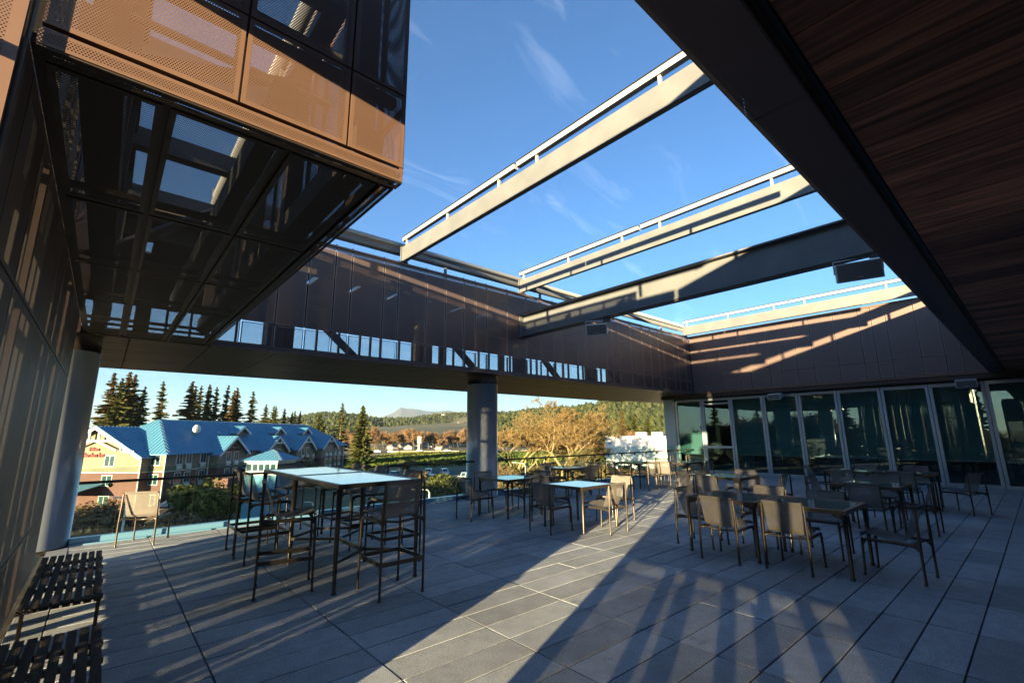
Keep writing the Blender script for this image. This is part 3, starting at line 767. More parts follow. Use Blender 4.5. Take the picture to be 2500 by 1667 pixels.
# ------------------------------------------------------------------ benches
def bench(y0, y1, lab):
    b = empty('slatted_bench', (-.07, (y0+y1)/2, 0)); tag(b, lab, 'bench', 'slatted benches along the screen wall')
    L = (y1-y0)/2; n = 8; wd = .448/n
    for k in range(n):
        x0 = -.225+k*.0565
        MB().box(x0, -L+random.uniform(0, .012), .392, x0+.043, L-random.uniform(0, .012), .42).build('slat', MT['slat'], b)
    for y in (-L+.22, -.25, L*.35, L-.22): MB().box(-.225, y-.015, .36, .226, y+.015, .391).build('bearer', MT['rail'], b)
    for y in (-L+.10, L-.10):
        for x_ in (-.20, .20): MB().tube([(x_, y, 0), (x_, y, .391)], .012, 6).build('leg', MT['frame'], b)
    return b
bench(4.80, 6.72, 'dark weathered slat bench against the screen wall, farther from the camera')
bench(2.60, 4.12, 'dark weathered slat bench in the bottom left corner, nearest the camera')
# ================================================================== beyond the terrace
GZ = -9.8
MT['ground'] = mat('valley_ground', (.075, .085, .03), .95, col2=(.15, .115, .06), nscale=.035, lo=.4, hi=.6)
MT['hill'] = mat('hill_grass', (.07, .08, .036), .95, col2=(.125, .11, .06), nscale=.006, lo=.42, hi=.58)
MT['hill2'] = mat('hill_forest', (.035, .05, .02), .95, col2=(.08, .085, .035), nscale=.006, lo=.42, hi=.6)
MT['mount'] = mat('mountain_rock', (.035, .045, .045), .95, col2=(.06, .065, .06), nscale=.0012)
MT['asph'] = mat('asphalt', (.05, .05, .052), .9, var=.2, nscale=.5)
MT['concrete'] = mat('pale_concrete', (.30, .28, .24), .85, var=.08, nscale=.3)
MT['stucco_y'] = mat('yellow_stucco', (.14, .13, .095), .85, var=.07, nscale=.6)
MT['stucco_r'] = mat('red_stucco', (.105, .045, .042), .85, var=.08, nscale=.6)
MT['blue'] = mat('blue_metal_roof', (.055, .185, .30), .5, metal=.05, var=.06, nscale=.4)
MT['bluewall'] = mat('blue_wall', (.05, .17, .28), .7)
MT['trimw'] = mat('white_trim', (.5, .5, .48), .6)
MT['winglass'] = mat('window_glass', (.02, .05, .065), .08, spec=.9)
MT['redsign'] = mat('red_sign_letters', (.10, .008, .008), .6)
MT['bark'] = mat('bark', (.11, .085, .06), .9, var=.3, nscale=3)
MT['oakbark'] = mat('lichened_oak_bark', (.24, .18, .09), .95, var=.25, nscale=2)
MT['needle'] = leafmat('redwood_needles', (.030, .045, .018), (.085, .085, .028), .2)
MT['needle2'] = leafmat('brown_tinged_needles', (.045, .045, .016), (.13, .085, .03), .2)
MT['oakleaf'] = leafmat('lichen_twigs', (.11, .08, .035), (.21, .155, .07), .2)
MT['bare'] = leafmat('bare_twigs', (.13, .085, .05), (.26, .175, .10), .25)
MT['olive'] = leafmat('olive_foliage', (.07, .085, .025), (.22, .20, .06), .35)
MT['lime'] = leafmat('lime_foliage', (.12, .17, .02), (.30, .33, .05), .35)
MT['dkgreen'] = leafmat('dark_green_foliage', (.02, .035, .012), (.06, .075, .025), .25)
MT['hilltree'] = leafmat('hill_oaks', (.018, .028, .011), (.06, .07, .03), .1)
MT['vine'] = leafmat('vineyard_rows', (.045, .07, .018), (.12, .125, .03), .2)
MT['carw'] = mat('white_car_paint', (.75, .76, .78), .25, coat=.8)
MT['cars'] = mat('silver_car_paint', (.38, .40, .43), .25, metal=.5, coat=.8)
MT['card'] = mat('dark_car_paint', (.03, .035, .05), .25, coat=.8)
MT['tyre'] = mat('tyre_rubber', (.015, .015, .015), .9)
MT['litelamp'] = mat('lamp_post_paint', (.55, .56, .54), .5)

# ground sheet out to the horizon
g_ = MB(); rings = [0, 30, 80, 160, 320, 640, 1400, 4000, 9000, 16000]; NS = 64
for i in range(len(rings)-1):
    for j in range(NS):
        a, b = 2*math.pi*j/NS, 2*math.pi*(j+1)/NS
        P = lambda r, t: (r*math.cos(t), r*math.sin(t), GZ)
        if i == 0: g_.tri(P(0, 0), P(rings[1], a), P(rings[1], b))
        else: g_.quad(P(rings[i], a), P(rings[i+1], a), P(rings[i+1], b), P(rings[i], b))
struct(g_.build('ground', MT['ground']))

# view azimuth (from +X axis) for a photo column
def azim(x):
    d = W_+RR*((x-1250)/FPX); return math.atan2(d.y, d.x)
def skyz(x, y, r):
    """height of the point seen at photo pixel x,y at horizontal range r"""
    d = W_+RR*((x-1250)/FPX)-UU*((y-833.5)/FPX); return H+d.z*r/math.hypot(d.x, d.y)
def ridge(name, prof, r0, rt, r1, m, seed, nr=22, na=90, rough=.12, ext=.25):
    """terrain ridge: crest heights given as photo points; foot at r0, crest at rt, back at r1"""
    xs = [p[0] for p in prof]; b = MB(); V = {}
    A = [azim(x) for x in xs]; Z = [skyz(x, y, rt) for x, y in prof]
    a0, a1 = min(A)-ext, max(A)+ext
    def crest(a):
        if a >= A[0]: return Z[0]*max(.35, 1-(a-A[0])*1.5)
        if a <= A[-1]: return Z[-1]*max(.35, 1-(A[-1]-a)*1.5)
        for k in range(len(A)-1):
            if A[k+1] <= a <= A[k]:
                t = (A[k]-a)/(A[k]-A[k+1]); t = t*t*(3-2*t)*.5+t*.5; return Z[k]*(1-t)+Z[k+1]*t
    vs = []; idx = {}
    def zat(a, r):
        c = crest(a)-GZ
        t = (r-r0)/(rt-r0) if r < rt else 1-(r-rt)/(r1-rt)
        t = max(0, min(1, t)); s = t*t*(3-2*t)
        nz = noise.fractal(Vector((math.cos(a)*r/(rt*.09), math.sin(a)*r/(rt*.09), seed)), 1.0, 2.0, 5)
        return GZ-3+(c+3)*s+nz*c*rough*(s*(1.25-s))*1.6
    for i in range(na+1):
        for j in range(nr+1):
            a = a0+(a1-a0)*i/na; f = j/nr
            r = r0+(rt-r0)*(f/.72) if f < .72 else rt+(r1-rt)*((f-.72)/.28)
            idx[i, j] = len(vs); vs.append((math.cos(a)*r, math.sin(a)*r, zat(a, r)))
    b.v = vs
    for i in range(na):
        for j in range(nr): b.f.append((idx[i, j], idx[i+1, j], idx[i+1, j+1], idx[i, j+1])); b.mi.append(0)
    def zmesh(a, r):
        """height of the built surface itself"""
        f = (r-r0)/(rt-r0)*.72 if r < rt else .72+(r-rt)/(r1-rt)*.28
        i = max(0, min(na-1e-3, (a-a0)/(a1-a0)*na)); j = max(0, min(nr-1e-3, f*nr)); i0, j0 = int(i), int(j); u, v = i-i0, j-j0
        z = lambda p, q: vs[idx[p, q]][2]
        return (z(i0, j0)*(1-u)+z(i0+1, j0)*u)*(1-v)+(z(i0, j0+1)*(1-u)+z(i0+1, j0+1)*u)*v
    o = struct(b.build(name, m, None, True)); return o, zmesh, (a0, a1)
mo, _, _ = ridge('mountain', [(880, 1032), (936, 1020), (964, 1009), (985, 995), (1000, 998), (1025, 999), (1044, 1003), (1070, 1004), (1097, 1001), (1118, 1006), (1160, 1014), (1210, 1024)], 8500, 12000, 15000, MT['mount'], 3.3, rough=.05, ext=.05)
hl, zl, al = ridge('hill', [(-200, 1050), (200, 1052), (600, 1040), (740, 1026), (800, 1014), (850, 1014), (885, 1018), (930, 1028), (985, 1028), (1010, 1026), (1060, 1020), (1110, 1016), (1150, 1014), (1250, 1014), (1400, 1020), (1700, 1035)], 500, 1900, 3200, MT['hill'], 9.1, nr=30, na=140, rough=.30)
hr, zr, ar = ridge('hill', [(1180, 1030), (1300, 1012), (1380, 1004), (1430, 993), (1480, 987), (1530, 985), (1580, 986), (1640, 992), (1800, 990), (2100, 1010)], 320, 1050, 1800, MT['hill2'], 4.7, nr=24, na=100, rough=.22)
random.seed(21)
def hill_trees(name, zf, a0, a1, r0, r1, n, s0, s1, lab, cl):
    b = MB()
    for k in range(n):
        a = random.uniform(a0, a1); r = random.uniform(r0, r1)
        if noise.noise(Vector((math.cos(a)*r/cl, math.sin(a)*r/cl, 5))) < random.uniform(-.45, .15): continue
        x, y = math.cos(a)*r, math.sin(a)*r; z = zf(a, r); s = random.uniform(s0, s1); tl = random.uniform(.8, 1.5)
        kk = len(b.v); ring = 5; t0 = random.uniform(0, 6)
        b.v.append((x, y, z+s*tl*1.25))
        for zz, rr in ((s*tl*.85, .75), (s*.25, .95)):
            for j in range(ring):
                t = t0+j*2*math.pi/ring+zz; q = rr*s*random.uniform(.75, 1.15)*.62; b.v.append((x+q*math.cos(t), y+q*math.sin(t), z+zz))
        for j in range(ring):
            jn = (j+1) % ring
            b.f.append((kk, kk+1+j, kk+1+jn)); b.f.append((kk+1+j, kk+6+j, kk+6+jn, kk+1+jn)); b.mi += [0, 0]
    o = b.build(name, MT['hilltree']); o['kind'] = 'stuff'; o['label'] = lab; o['category'] = 'woodland'; return o
hill_trees('hillside_woodland', zl, azim(1300), azim(640), 505, 2300, 16000, 3, 8, 'scattered oaks and woods over the far green hills', 130)
hill_trees('hillside_forest', zr, azim(1750), azim(1180), 420, 1150, 9000, 3.5, 7.5, 'dense evergreen forest covering the steep hill at the right', 90)

# ------------------------------------------------------------------ tree makers (shared meshes)
def conifer_mesh(h, r, seed, m, dens=1.0):
    rnd = random.Random(seed); b = MB(); t = MB()
    t.tube([(0, 0, -.5), (.05, 0, h*.4), (0, .05, h*.8), (0, 0, h)], [h*.018, h*.013, h*.006, .02], 7)
    z = h*.06; lev = 0
    while z < h*.985:
        f = z/h; L = r*(1-f)**.82*(.9 if f > .12 else .6)+.12; n = int(rnd.choice((7, 8, 9))*dens)
        for k in range(n):
            a = 2*math.pi*(k+rnd.random()*.8)/n+lev*.7; l = L*rnd.uniform(.42, 1.18); zz = z+rnd.uniform(-1, 1)*h*.018
            dr = rnd.uniform(-.30, .05)-.1*(1-f); m_ = max(3, int(l/.36))
            for q in range(m_):
                s = (q+.25+rnd.random()*.7)/m_; d = l*s; wd = (.75+.35*(1-s))*rnd.uniform(.7, 1.3)*(.45+.55*(1-f)); le = l/m_*rnd.uniform(1.5, 2.4)+.15
                c = Vector((math.cos(a)*d, math.sin(a)*d, zz+d*dr+.10*l*s*s)); u = Vector((math.cos(a), math.sin(a), dr+.25*s+rnd.uniform(-.2, .2))).normalized()
                v = Vector((-math.sin(a), math.cos(a), rnd.uniform(-.6, .6))).normalized(); dn = Vector((0, 0, -rnd.uniform(.15, .45)*wd))
                p0 = c-u*le/2; p1 = c+u*le/2
                b.quad(p0+v*wd*.5, p0-v*wd*.5+dn*.4, p1-v*wd*.2+dn, p1+v*wd*.2+dn)
                b.quad(p0+Vector((0, 0, .2*wd)), p1+dn*.3, p1+dn*1.8-v*.15, p0+dn*1.9+v*.2)
        z += h*(.020+.010*rnd.random()); lev += 1
    return t.mesh('trunk', MT['bark']), b.mesh('crown', m)
CON = [conifer_mesh(26, 5.0, 1, MT['needle']), conifer_mesh(26, 4.2, 2, MT['needle2']), conifer_mesh(26, 3.6, 3, MT['needle'], .85), conifer_mesh(26, 4.6, 4, MT['needle2'], 1.1), conifer_mesh(14, 3.4, 5, MT['needle'], 1.2)]
def conifer(xp, ytop, depth, k, lab, wide=1.0, grp='conifers behind the hotel', gz=GZ):
    p = at_depth(xp, depth, gz); r = math.hypot(p.x, p.y); top = skyz(xp, ytop, r); hh = top-gz; base = 14 if k == 4 else 26
    t = empty('conifer_tree', p, random.uniform(0, 6.28)); s = hh/base; wide *= random.uniform(.88, 1.15); t.rotation_euler = (random.uniform(-.025, .025), random.uniform(-.025, .025), t.rotation_euler[2]); t.scale = (s*wide*1.28, s*wide*1.28, s)
    link('trunk', CON[k][0], t); link('crown', CON[k][1], t); tag(t, lab, 'tree', grp); return t
random.seed(8)
for i, (x, y, d, k, wd) in enumerate(((241, 906, 108, 1, 1.0), (256, 922, 102, 0, 1.15), (274, 903, 112, 3, 1.05), (299, 911, 115, 1, 1.0), (312, 942, 106, 0, .95))):
    conifer(x, y, d, k, ['tall redwood half hidden by the left round column', 'dense redwood at the front of the left clump', 'tallest redwood of the left clump', 'brown tinged redwood right of the tallest one', 'shorter redwood at the right edge of the left clump'][i], wd)
conifer(374, 927, 125, 2, 'slender redwood standing alone right of the left clump', 1.05)
for i, (x, y, d, k, wd) in enumerate(((439, 928, 125, 1, 1.15), (452, 942, 132, 0, .9), (467, 938, 135, 2, .85), (478, 935, 135, 2, .8), (488, 936, 138, 2, .8), (511, 942, 140, 2, .85), (528, 937, 142, 2, .8), (551, 950, 140, 3, .9), (560, 945, 140, 1, .95))):
    conifer(x, y, d, k, 'redwood in the row behind the hotel roof, %s from the left' % ['first', 'second', 'third', 'fourth', 'fifth', 'sixth', 'seventh', 'eighth', 'ninth'][i], wd)
conifer(595, 953, 140, 2, 'slim pointed conifer standing apart right of the redwood row', .95)
for i, (x, y, d, k, wd) in enumerate(((637, 987, 175, 0, 1.1), (652, 989, 175, 2, .9), (664, 991, 175, 0, .9), (685, 996, 180, 2, 1.0), (701, 1006, 185, 0, 1.0), (710, 1001, 185, 2, .9), (719, 1003, 185, 0, .9))):
    conifer(x, y, d, k, 'small dark conifer above the far hotel ridge, %s from the left' % ['first', 'second', 'third', 'fourth', 'fifth', 'sixth', 'seventh'][i], wd)
conifer(771, 1009, 160, 4, 'low dark conifer at the right end of the hotel roof', .9)
conifer(825, 982, 165, 2, 'open pine behind the hotel right end', 1.1)
conifer(878, 988, 150, 4, 'broad green conifer standing alone right of the hotel', .85)
for i, (x, y, d, k) in enumerate(((1459, 1008, 190, 4), (1526, 998, 200, 3), (1551, 1011, 205, 4), (1586, 1020, 205, 4))):
    conifer(x, y, d, k, 'conifer before the forested hill at the right, %s from the left' % ['first', 'second', 'third', 'fourth'][i], 1.05, 'conifers right of the oak')

def branch_tree(h, spread, seed, depth=5, twig=.5, ntw=4, trunk_r=.03, bark=None, leaf=None, tw_w=.05, up=.25):
    rnd = random.Random(seed); t = MB(); lf = MB()
    def grow(p, d, L, r, lev):
        pts = [p]; q = p; dd = d
        n = 3
        for k in range(n):
            dd = (dd+Vector((rnd.uniform(-.3, .3), rnd.uniform(-.3, .3), rnd.uniform(-.18, .22)))).normalized(); q = q+dd*(L/n); pts.append(q)
        t.tube(pts, [r*(1-.42*k/n) for k in range(n+1)], 5 if lev < 2 else 3, caps=False)
        if lev >= depth-2:
            for k in range(ntw*(1 if lev < depth else 2)):
                c = pts[rnd.randint(1, n)]; a = Vector((rnd.uniform(-1, 1), rnd.uniform(-1, 1), rnd.uniform(-.6, 1))).normalized(); l = twig*rnd.uniform(.5, 1.4)
                v = a.cross(Vector((rnd.random(), rnd.random(), rnd.random()+.1))).normalized()*tw_w*rnd.uniform(.6, 1.5)
                lf.quad(c-v, c+v, c+a*l+v*.5, c+a*l-v*.5)
        if lev >= depth: return
        m = rnd.choice((2, 3, 3)) if lev else 4
        for k in range(m):
            a = rnd.uniform(0, 6.28); s = rnd.uniform(.55, 1.0)*spread
            nd = (dd+Vector((math.cos(a)*s, math.sin(a)*s, up*rnd.uniform(-.6, 1)))).normalized()
            grow(pts[rnd.choice((2, 3, 3))], nd, L*rnd.uniform(.62, .86), r*.58*rnd.uniform(.8, 1.05), lev+1)
    grow(Vector((0, 0, -.3)), Vector((0, 0, 1)), h*.30, h*trunk_r, 0)
    return t.mesh('trunk', bark or MT['bark'], True), lf.mesh('crown', leaf or MT['bare'])
def leaf_mesh(rx, rz, seed, m, n=1100, s=.3, clumps=14, trunk=True):
    """crown of leaf clumps inside an uneven ellipsoid"""
    rnd = random.Random(seed); b = MB(); cl = []
    for k in range(clumps):
        a = rnd.uniform(0, 6.28); e = rnd.uniform(-.5, 1); q = rnd.uniform(.25, .8)
        cl.append((Vector((math.cos(a)*rx*q*math.cos(e), math.sin(a)*rx*q*math.cos(e), rz*(1+.8*q*math.sin(e)))), rnd.uniform(.28, .5)*rx))
    for k in range(n):
        c, rr = rnd.choice(cl); d = Vector((rnd.gauss(0, 1), rnd.gauss(0, 1), rnd.gauss(0, .8))).normalized()*rr*rnd.uniform(.6, 1.05); p = c+d
        if p.z < .1: p.z = rnd.uniform(.1, .5)
        u = Vector((rnd.uniform(-1, 1), rnd.uniform(-1, 1), rnd.uniform(-.7, .7))).normalized(); v = u.cross(d+Vector((.01, .02, .3))).normalized(); q = s*rnd.uniform(.6, 1.4)
        b.quad(p-u*q-v*q*.55, p+u*q-v*q*.55, p+u*q*.6+v*q*.55, p-u*q*.6+v*q*.55)
    t = MB().tube([(0, 0, -.3), (.05*rx, 0, rz*.6), (0, .05*rx, rz*1.2)], [.06*rx, .045*rx, .02*rx], 6)
    return t.mesh('trunk', MT['bark']), b.mesh('crown', m)
def plant(name, meshes, p, s, lab, cat, grp=None, sz=None):
    t = empty(name, p, random.uniform(0, 6.28)); t.scale = (s, s, sz or s)
    link('trunk', meshes[0], t); link('crown', meshes[1], t); tag(t, lab, cat, grp); return t

OAK = branch_tree(17, .95, 5, 7, .42, 3, .032, MT['oakbark'], MT['oakleaf'], .035, .2)
o_ = at_depth(1368, 72, GZ); plant('oak_tree', OAK, o_, 1.12, 'huge leafless golden lichened oak beyond the railing', 'tree')
OAK2 = branch_tree(13, .9, 17, 7, .40, 2, .03, MT['oakbark'], MT['oakleaf'], .035, .2)
plant('oak_tree', OAK2, at_depth(1255, 84, GZ), 1.3, 'smaller golden oak left of the huge oak, right of the round column', 'tree')
plant('oak_tree', OAK2, at_depth(1318, 98, GZ), 1.25, 'golden oak close behind the huge oak, to its left', 'tree')
plant('oak_tree', OAK2, at_depth(1452, 92, GZ), 1.15, 'smaller golden oak right of the huge oak, before the white building', 'tree')
BARE = [branch_tree(10, .75, 31+k, 5, .9, 6, .022, MT['bark'], MT['bare'], .07, .5) for k in range(3)]
plant('bare_tree', BARE[0], at_depth(1503, 62, GZ), .95, 'pale bare tree in front of the white building', 'tree')
plant('bare_tree', BARE[1], at_depth(1000, 120, GZ), .55, 'bare tree beside the parked cars left of the round column', 'tree')
plant('bare_tree', BARE[2], at_depth(1228, 66, GZ), .72, 'bare multi stemmed tree just right of the round column', 'tree')
plant('bare_tree', BARE[1], at_depth(1330, 60, GZ), .62, 'bare brown tree below the railing under the huge oak', 'tree')
plant('bare_tree', BARE[2], at_depth(742, 90, GZ), .75, 'dark bare tree before the middle of the hotel front', 'tree')
for k in range(84):
    x = 840+k*7.2+random.uniform(-8, 8) if k < 56 else random.uniform(1390, 1640); d = random.uniform(334, 430) if k < 56 else random.uniform(150, 280)
    plant('bare_tree', BARE[k % 3], at_depth(x, d, GZ), random.uniform(1.1, 1.9) if k < 56 else random.uniform(.9, 1.3), 'brown leafless tree in the belt of trees beyond the freeway' if k < 56 else 'brown leafless tree in the thicket below the forested hill', 'tree', 'bare valley trees' if k < 56 else 'bare thicket trees')
OLV = [leaf_mesh(3.2, 2.4, 51+k, MT['olive'], 1500, .26, 18) for k in range(3)]
LIM = leaf_mesh(2.2, 1.7, 61, MT['lime'], 1300, .22, 14); DKG = [leaf_mesh(2.4, 1.6, 71+k, MT['dkgreen'], 1100, .26, 12) for k in range(2)]
BRN = [leaf_mesh(2.6, 1.5, 81+k, MT['bare'], 1000, .20, 16) for k in range(2)]
for i, (x, d, s, k) in enumerate(((470, 62, 1.15, 0), (520, 58, 1.0, 1), (560, 60, 1.2, 2), (1072, 78, 1.0, 0), (1110, 84, .8, 1), (1215, 88, .9, 2))):
    plant('olive_tree', OLV[k], at_depth(x, d, GZ), s, ['yellow green tree left of the bar stools before the hotel', 'yellow green tree behind the tall bar table', 'round olive tree under the blue roofed pavilion', 'olive bush by the parking lot left of the round column', 'small olive bush just left of the round column', 'olive bush just right of the round column'][i], 'tree', 'olive green trees')
for i, (x, d, s) in enumerate(((1330, 62, 1.15), (1392, 64, 1.1), (1440, 60, 1.2))):
    plant('lime_shrub', LIM, at_depth(x, d, GZ), s, 'bright lime green shrub below the railing, %s of three' % ['left', 'middle', 'right'][i], 'shrub', 'lime shrubs')
for i, (x, d, s, k) in enumerate(((1485, 66, 1.1, 0), (1560, 60, 1.3, 1), (455, 70, 1.0, 0), (330, 66, 1.1, 1), (700, 80, 1.0, 0), (600, 66, .9, 1))):
    plant('dark_shrub', DKG[k], at_depth(x, d, GZ), s, ['dark shrub at the foot of the pale bare tree', 'spiky dark shrub near the glass doors corner', 'dark shrub by the hotel patio umbrellas', 'dark hedge shrub below the hotel gable', 'dark shrub before the far hotel bays', 'dark shrub below the pavilion'][i], 'shrub', 'dark shrubs')
for i, (x, d, s, k) in enumerate(((200, 54, 1.1, 0), (240, 57, 1.2, 1), (285, 55, 1.1, 0), (420, 54, .9, 1), (480, 54, .8, 0), (1290, 66, 1.3, 1), (1350, 70, 1.3, 0), (1410, 74, 1.3, 1), (1230, 70, 1.2, 0), (1020, 108, 1.0, 1))):
    plant('brown_shrub', BRN[k], at_depth(x, d, GZ), s, ['leafless brown shrub beside the left column', 'leafless brown shrub under the hotel gable', 'leafless brown shrub behind the lone chair', 'leafless brown shrub below the hotel end wall', 'leafless brown shrub left of the bar stools', 'brown brush left of the lime shrubs', 'brown brush behind the lime shrubs', 'brown brush under the huge oak', 'brown brush right of the round column', 'brown brush at the edge of the parking lot'][i], 'shrub', 'brown shrubs')

BRN.append(leaf_mesh(2.8, 2.2, 95, MT['oakleaf'], 1300, .22, 20))
for i in range(18):
    x_ = 1205+i*16+random.uniform(-5, 5); d_ = 70+(i*7) % 26
    plant('golden_brush', BRN[2], at_depth(x_, d_, GZ), random.uniform(1.1, 1.7), 'golden brush in the thicket below the oaks', 'shrub', 'golden brush below the oaks')
# ------------------------------------------------------------------ freeway, vineyard, parking
def strip(name, pts, wd, z, m):
    b = MB()
    for (x0, y0), (x1, y1) in zip(pts[:-1], pts[1:]):
        d = Vector((x1-x0, y1-y0, 0)).normalized(); n = Vector((-d.y, d.x, 0))*wd/2
        a, c = Vector((x0, y0, z)), Vector((x1, y1, z)); b.quad(a-n, c-n, c+n, a+n)
    return struct(b.build(name, m))
fa, fb = at_depth(300, 318, GZ), at_depth(2300, 318, GZ); fd = (fb-fa).normalized(); fn = Vector((-fd.y, fd.x, 0))
strip('freeway', [(fa.x, fa.y), (fb.x, fb.y)], 26, GZ+.06, MT['asph'])
bm_ = MB(); c0 = at_depth(955, 303, GZ); bm_.obox(c0, fd, fn, (0, 0, 1), 150, .4, 1.0)
tag(bm_.build('freeway_barrier', MT['concrete']), 'long pale concrete barrier along the freeway', 'barrier')
random.seed(14)
vb = MB()
v0, v1 = at_depth(830, 165, GZ), at_depth(1190, 165, GZ); vd = (v1-v0).normalized(); vn = Vector((-vd.y, vd.x, 0))
L = (v1-v0).length*1.5
for k in range(44):
    o = v0-vd*10+vn*(k*3.0); q = 0
    while q < L*(1+k*.02):
        p = o+vd*q; s = random.uniform(.5, .9)
        for z_ in range(2):
            u = Vector((random.uniform(-1, 1), random.uniform(-1, 1), random.uniform(-.3, 1))).normalized()*s; v = Vector((0, 0, s))+vd*random.uniform(-.5, .5)
            b0 = p+Vector((random.uniform(-.3, .3), random.uniform(-.3, .3), .4)); vb.quad(b0-u*.6, b0+u*.6, b0+u*.5+v, b0-u*.5+v)
        q += 1.15
vo = vb.build('vineyard', MT['vine']); vo['kind'] = 'stuff'; vo['label'] = 'rows of green and yellow vines between parking lot and freeway'; vo['category'] = 'vineyard'
pk = MB(); a, b_, c, d = at_depth(880, 95, GZ+.04), at_depth(1250, 95, GZ+.04), at_depth(1230, 150, GZ+.04), at_depth(900, 150, GZ+.04); pk.quad(a, b_, c, d)
struct(pk.build('parking_lot', MT['asph']))

def car_proto(m, suv):
    c = empty('parked_car'); h = 1.75 if suv else 1.45
    body = [(-2.2, .35), (2.2, .35), (2.25, .75), (1.9, .92), (.95, 1.0), (.45, h-.03), (-1.2, h), (-1.95, 1.05) if not suv else (-2.05, h-.08), (-2.25, .95)]
    MB().prism(body, (0, -.88, 0), (1, 0, 0), (0, 0, 1), (0, 1, 0), 1.76).build('body', m, c)
    for s in (-1, 1):
        MB().prism([(.82, 1.02), (.42, h-.1), (-.35, h-.08), (-.35, 1.0)], (0, s*.885, 0), (1, 0, 0), (0, 0, 1), (0, 1, 0), .006*s).build('window', MT['winglass'], c)
        MB().prism([(-.42, 1.0), (-.42, h-.08), (-1.2, h-.1), (-1.7, 1.05)], (0, s*.885, 0), (1, 0, 0), (0, 0, 1), (0, 1, 0), .006*s).build('window', MT['winglass'], c)
        for x_ in (-1.38, 1.38):
            wh = MB().tube([(x_, s*.70, .33), (x_, s*.90, .33)], .33, 14).build('wheel', MT['tyre'], c); MB().tube([(x_, s*.90, .33), (x_, s*.91, .33)], .2, 10).build('rim', MT['cars'], wh)
        MB().box(2.2, s*.6-.16, .62, 2.255, s*.6+.16, .76).build('headlight', MT['trimw'], c)
    MB().quad((.97, -.76, 1.01), (.97, .76, 1.01), (.50, .68, h-.08), (.50, -.68, h-.08)).build('windscreen', MT['winglass'], c)
    return c
P_ = [car_proto(MT['carw'], True), car_proto(MT['cars'], False), car_proto(MT['card'], True), car_proto(MT['carw'], False)]
bpy.context.view_layer.update(); cu = set()
CARS = [(1046, 132, 0, 235, 'white pickup sized car in the parking lot behind the bar stool back'), (1085, 132, 0, 250, 'white car parked facing the terrace in the lot left of the round column'), (1136, 118, 0, 190, 'white car parked beside the left edge of the round column'),
        (1052, 112, 2, 200, 'dark car in the parking lot near the tall table'), (1038, 100, 1, 195, 'silver car nearest the railing left of the olive bush'), (1118, 92, 1, 190, 'silver car partly hidden by the olive bush'), (960, 128, 1, 220, 'silver car behind the right hand bar stools')]
CARS += [(922, 312, 1, None, 'blue grey car on the freeway, first from the left'), (955, 309, 3, None, 'white car on the freeway at the left end of the pale barrier'), (1024, 314, 3, None, 'white car on the freeway below the roadside sign'), (1092, 314, 3, None, 'white car on the freeway left of the round column')]
for x, d, k, a, lab in CARS:
    pr_ = P_[k]; o = pr_ if k not in cu else copy_tree(pr_); cu.add(k)
    o.location = at_depth(x, d, GZ+.08); o.rotation_euler = (0, 0, R(a) if a is not None else math.atan2(fd.y, fd.x)); tag(o, lab, 'car', 'cars')

# street lamps
def lamp(x, ytop, d, lab, arm=1.6):
    p = at_depth(x, d, GZ); top = skyz(x, ytop, math.hypot(p.x, p.y))-GZ
    t = empty('street_lamp', p, random.uniform(2.2, 3.0)); tag(t, lab, 'street lamp', 'street lamps')
    MB().tube([(0, 0, 0), (0, 0, top*.9), (arm*.15, 0, top*.97), (arm, 0, top)], [.12, .09, .07, .05], 8).build('pole', MT['litelamp'], t, True)
    MB().box(arm-.1, -.14, top-.06, arm+.55, .14, top+.06).build('lamp_head', MT['litelamp'], t)
lamp(1284, 1128, 72, 'pale street lamp right of the round column below the railing')
lamp(1046, 1192, 55, 'pale curved lamp post behind the near bar stool')
lamp(292, 1214, 48, 'pale lamp post just left of the lone sunlit chair', .7)
lamp(760, 1225, 60, 'pale short lamp post seen under the tall table', .5)

# roadside sign, white store, valley houses
p = at_depth(1022, 300, GZ); t = empty('roadside_sign', p, math.atan2(fd.y, fd.x)); tag(t, 'pale roadside pole sign beside the freeway', 'sign')
MB().box(-.6, -.6, 0, .6, .6, 9).build('pole', MT['concrete'], t); MB().box(-1.0, -.62, 6.0, 1.5, .62, 10.5).build('sign_panel', MT['concrete'], t)
a = at_depth(1482, 118, GZ); b2 = at_depth(1700, 108, GZ); dd = (b2-a).normalized(); nn = Vector((-dd.y, dd.x, 0)); zt = skyz(1482, 1068, math.hypot(a.x, a.y))-GZ
t = empty('white_store', a, math.atan2(dd.y, dd.x)); tag(t, 'long flat white store building in full sun at the right', 'building')
LL = (b2-a).length
MB().box(0, 0, 0, LL, 22, zt).build('wall', MT['white'], t); MB().box(-.15, -.15, zt, LL+.1, 22, zt+.35).build('parapet_cap', MT['trimw'], t)
for k, x_ in enumerate((7.5, 11.5)): MB().box(x_, 2.5, zt+.35, x_+2.6, 5, zt+1.3).build('roof_unit', MT['trimw'], t)
for k in range(4): MB().box(3+k*5, -.1, 1.0, 6+k*5, -.01, 3.4).build('window', MT['winglass'], t)
def house(p, rz, s, lab, grp):
    t = empty('house', p, rz); t.scale = (s, s, s); tag(t, lab, 'house', grp)
    MB().box(-6, -4, -2, 6, 4, 3.2).build('wall', MT['trimw'], t)
    MB().prism([(-4.6, 3.1), (4.6, 3.1), (0, 5.4)], (-6.5, 0, 0), (0, 1, 0), (0, 0, 1), (1, 0, 0), 13).build('roof', MT['concrete'], t)
    for x_ in (-3, 2): MB().box(x_, -4.05, .8, x_+1.6, -3.99, 2.2).build('window', MT['winglass'], t)
random.seed(33)
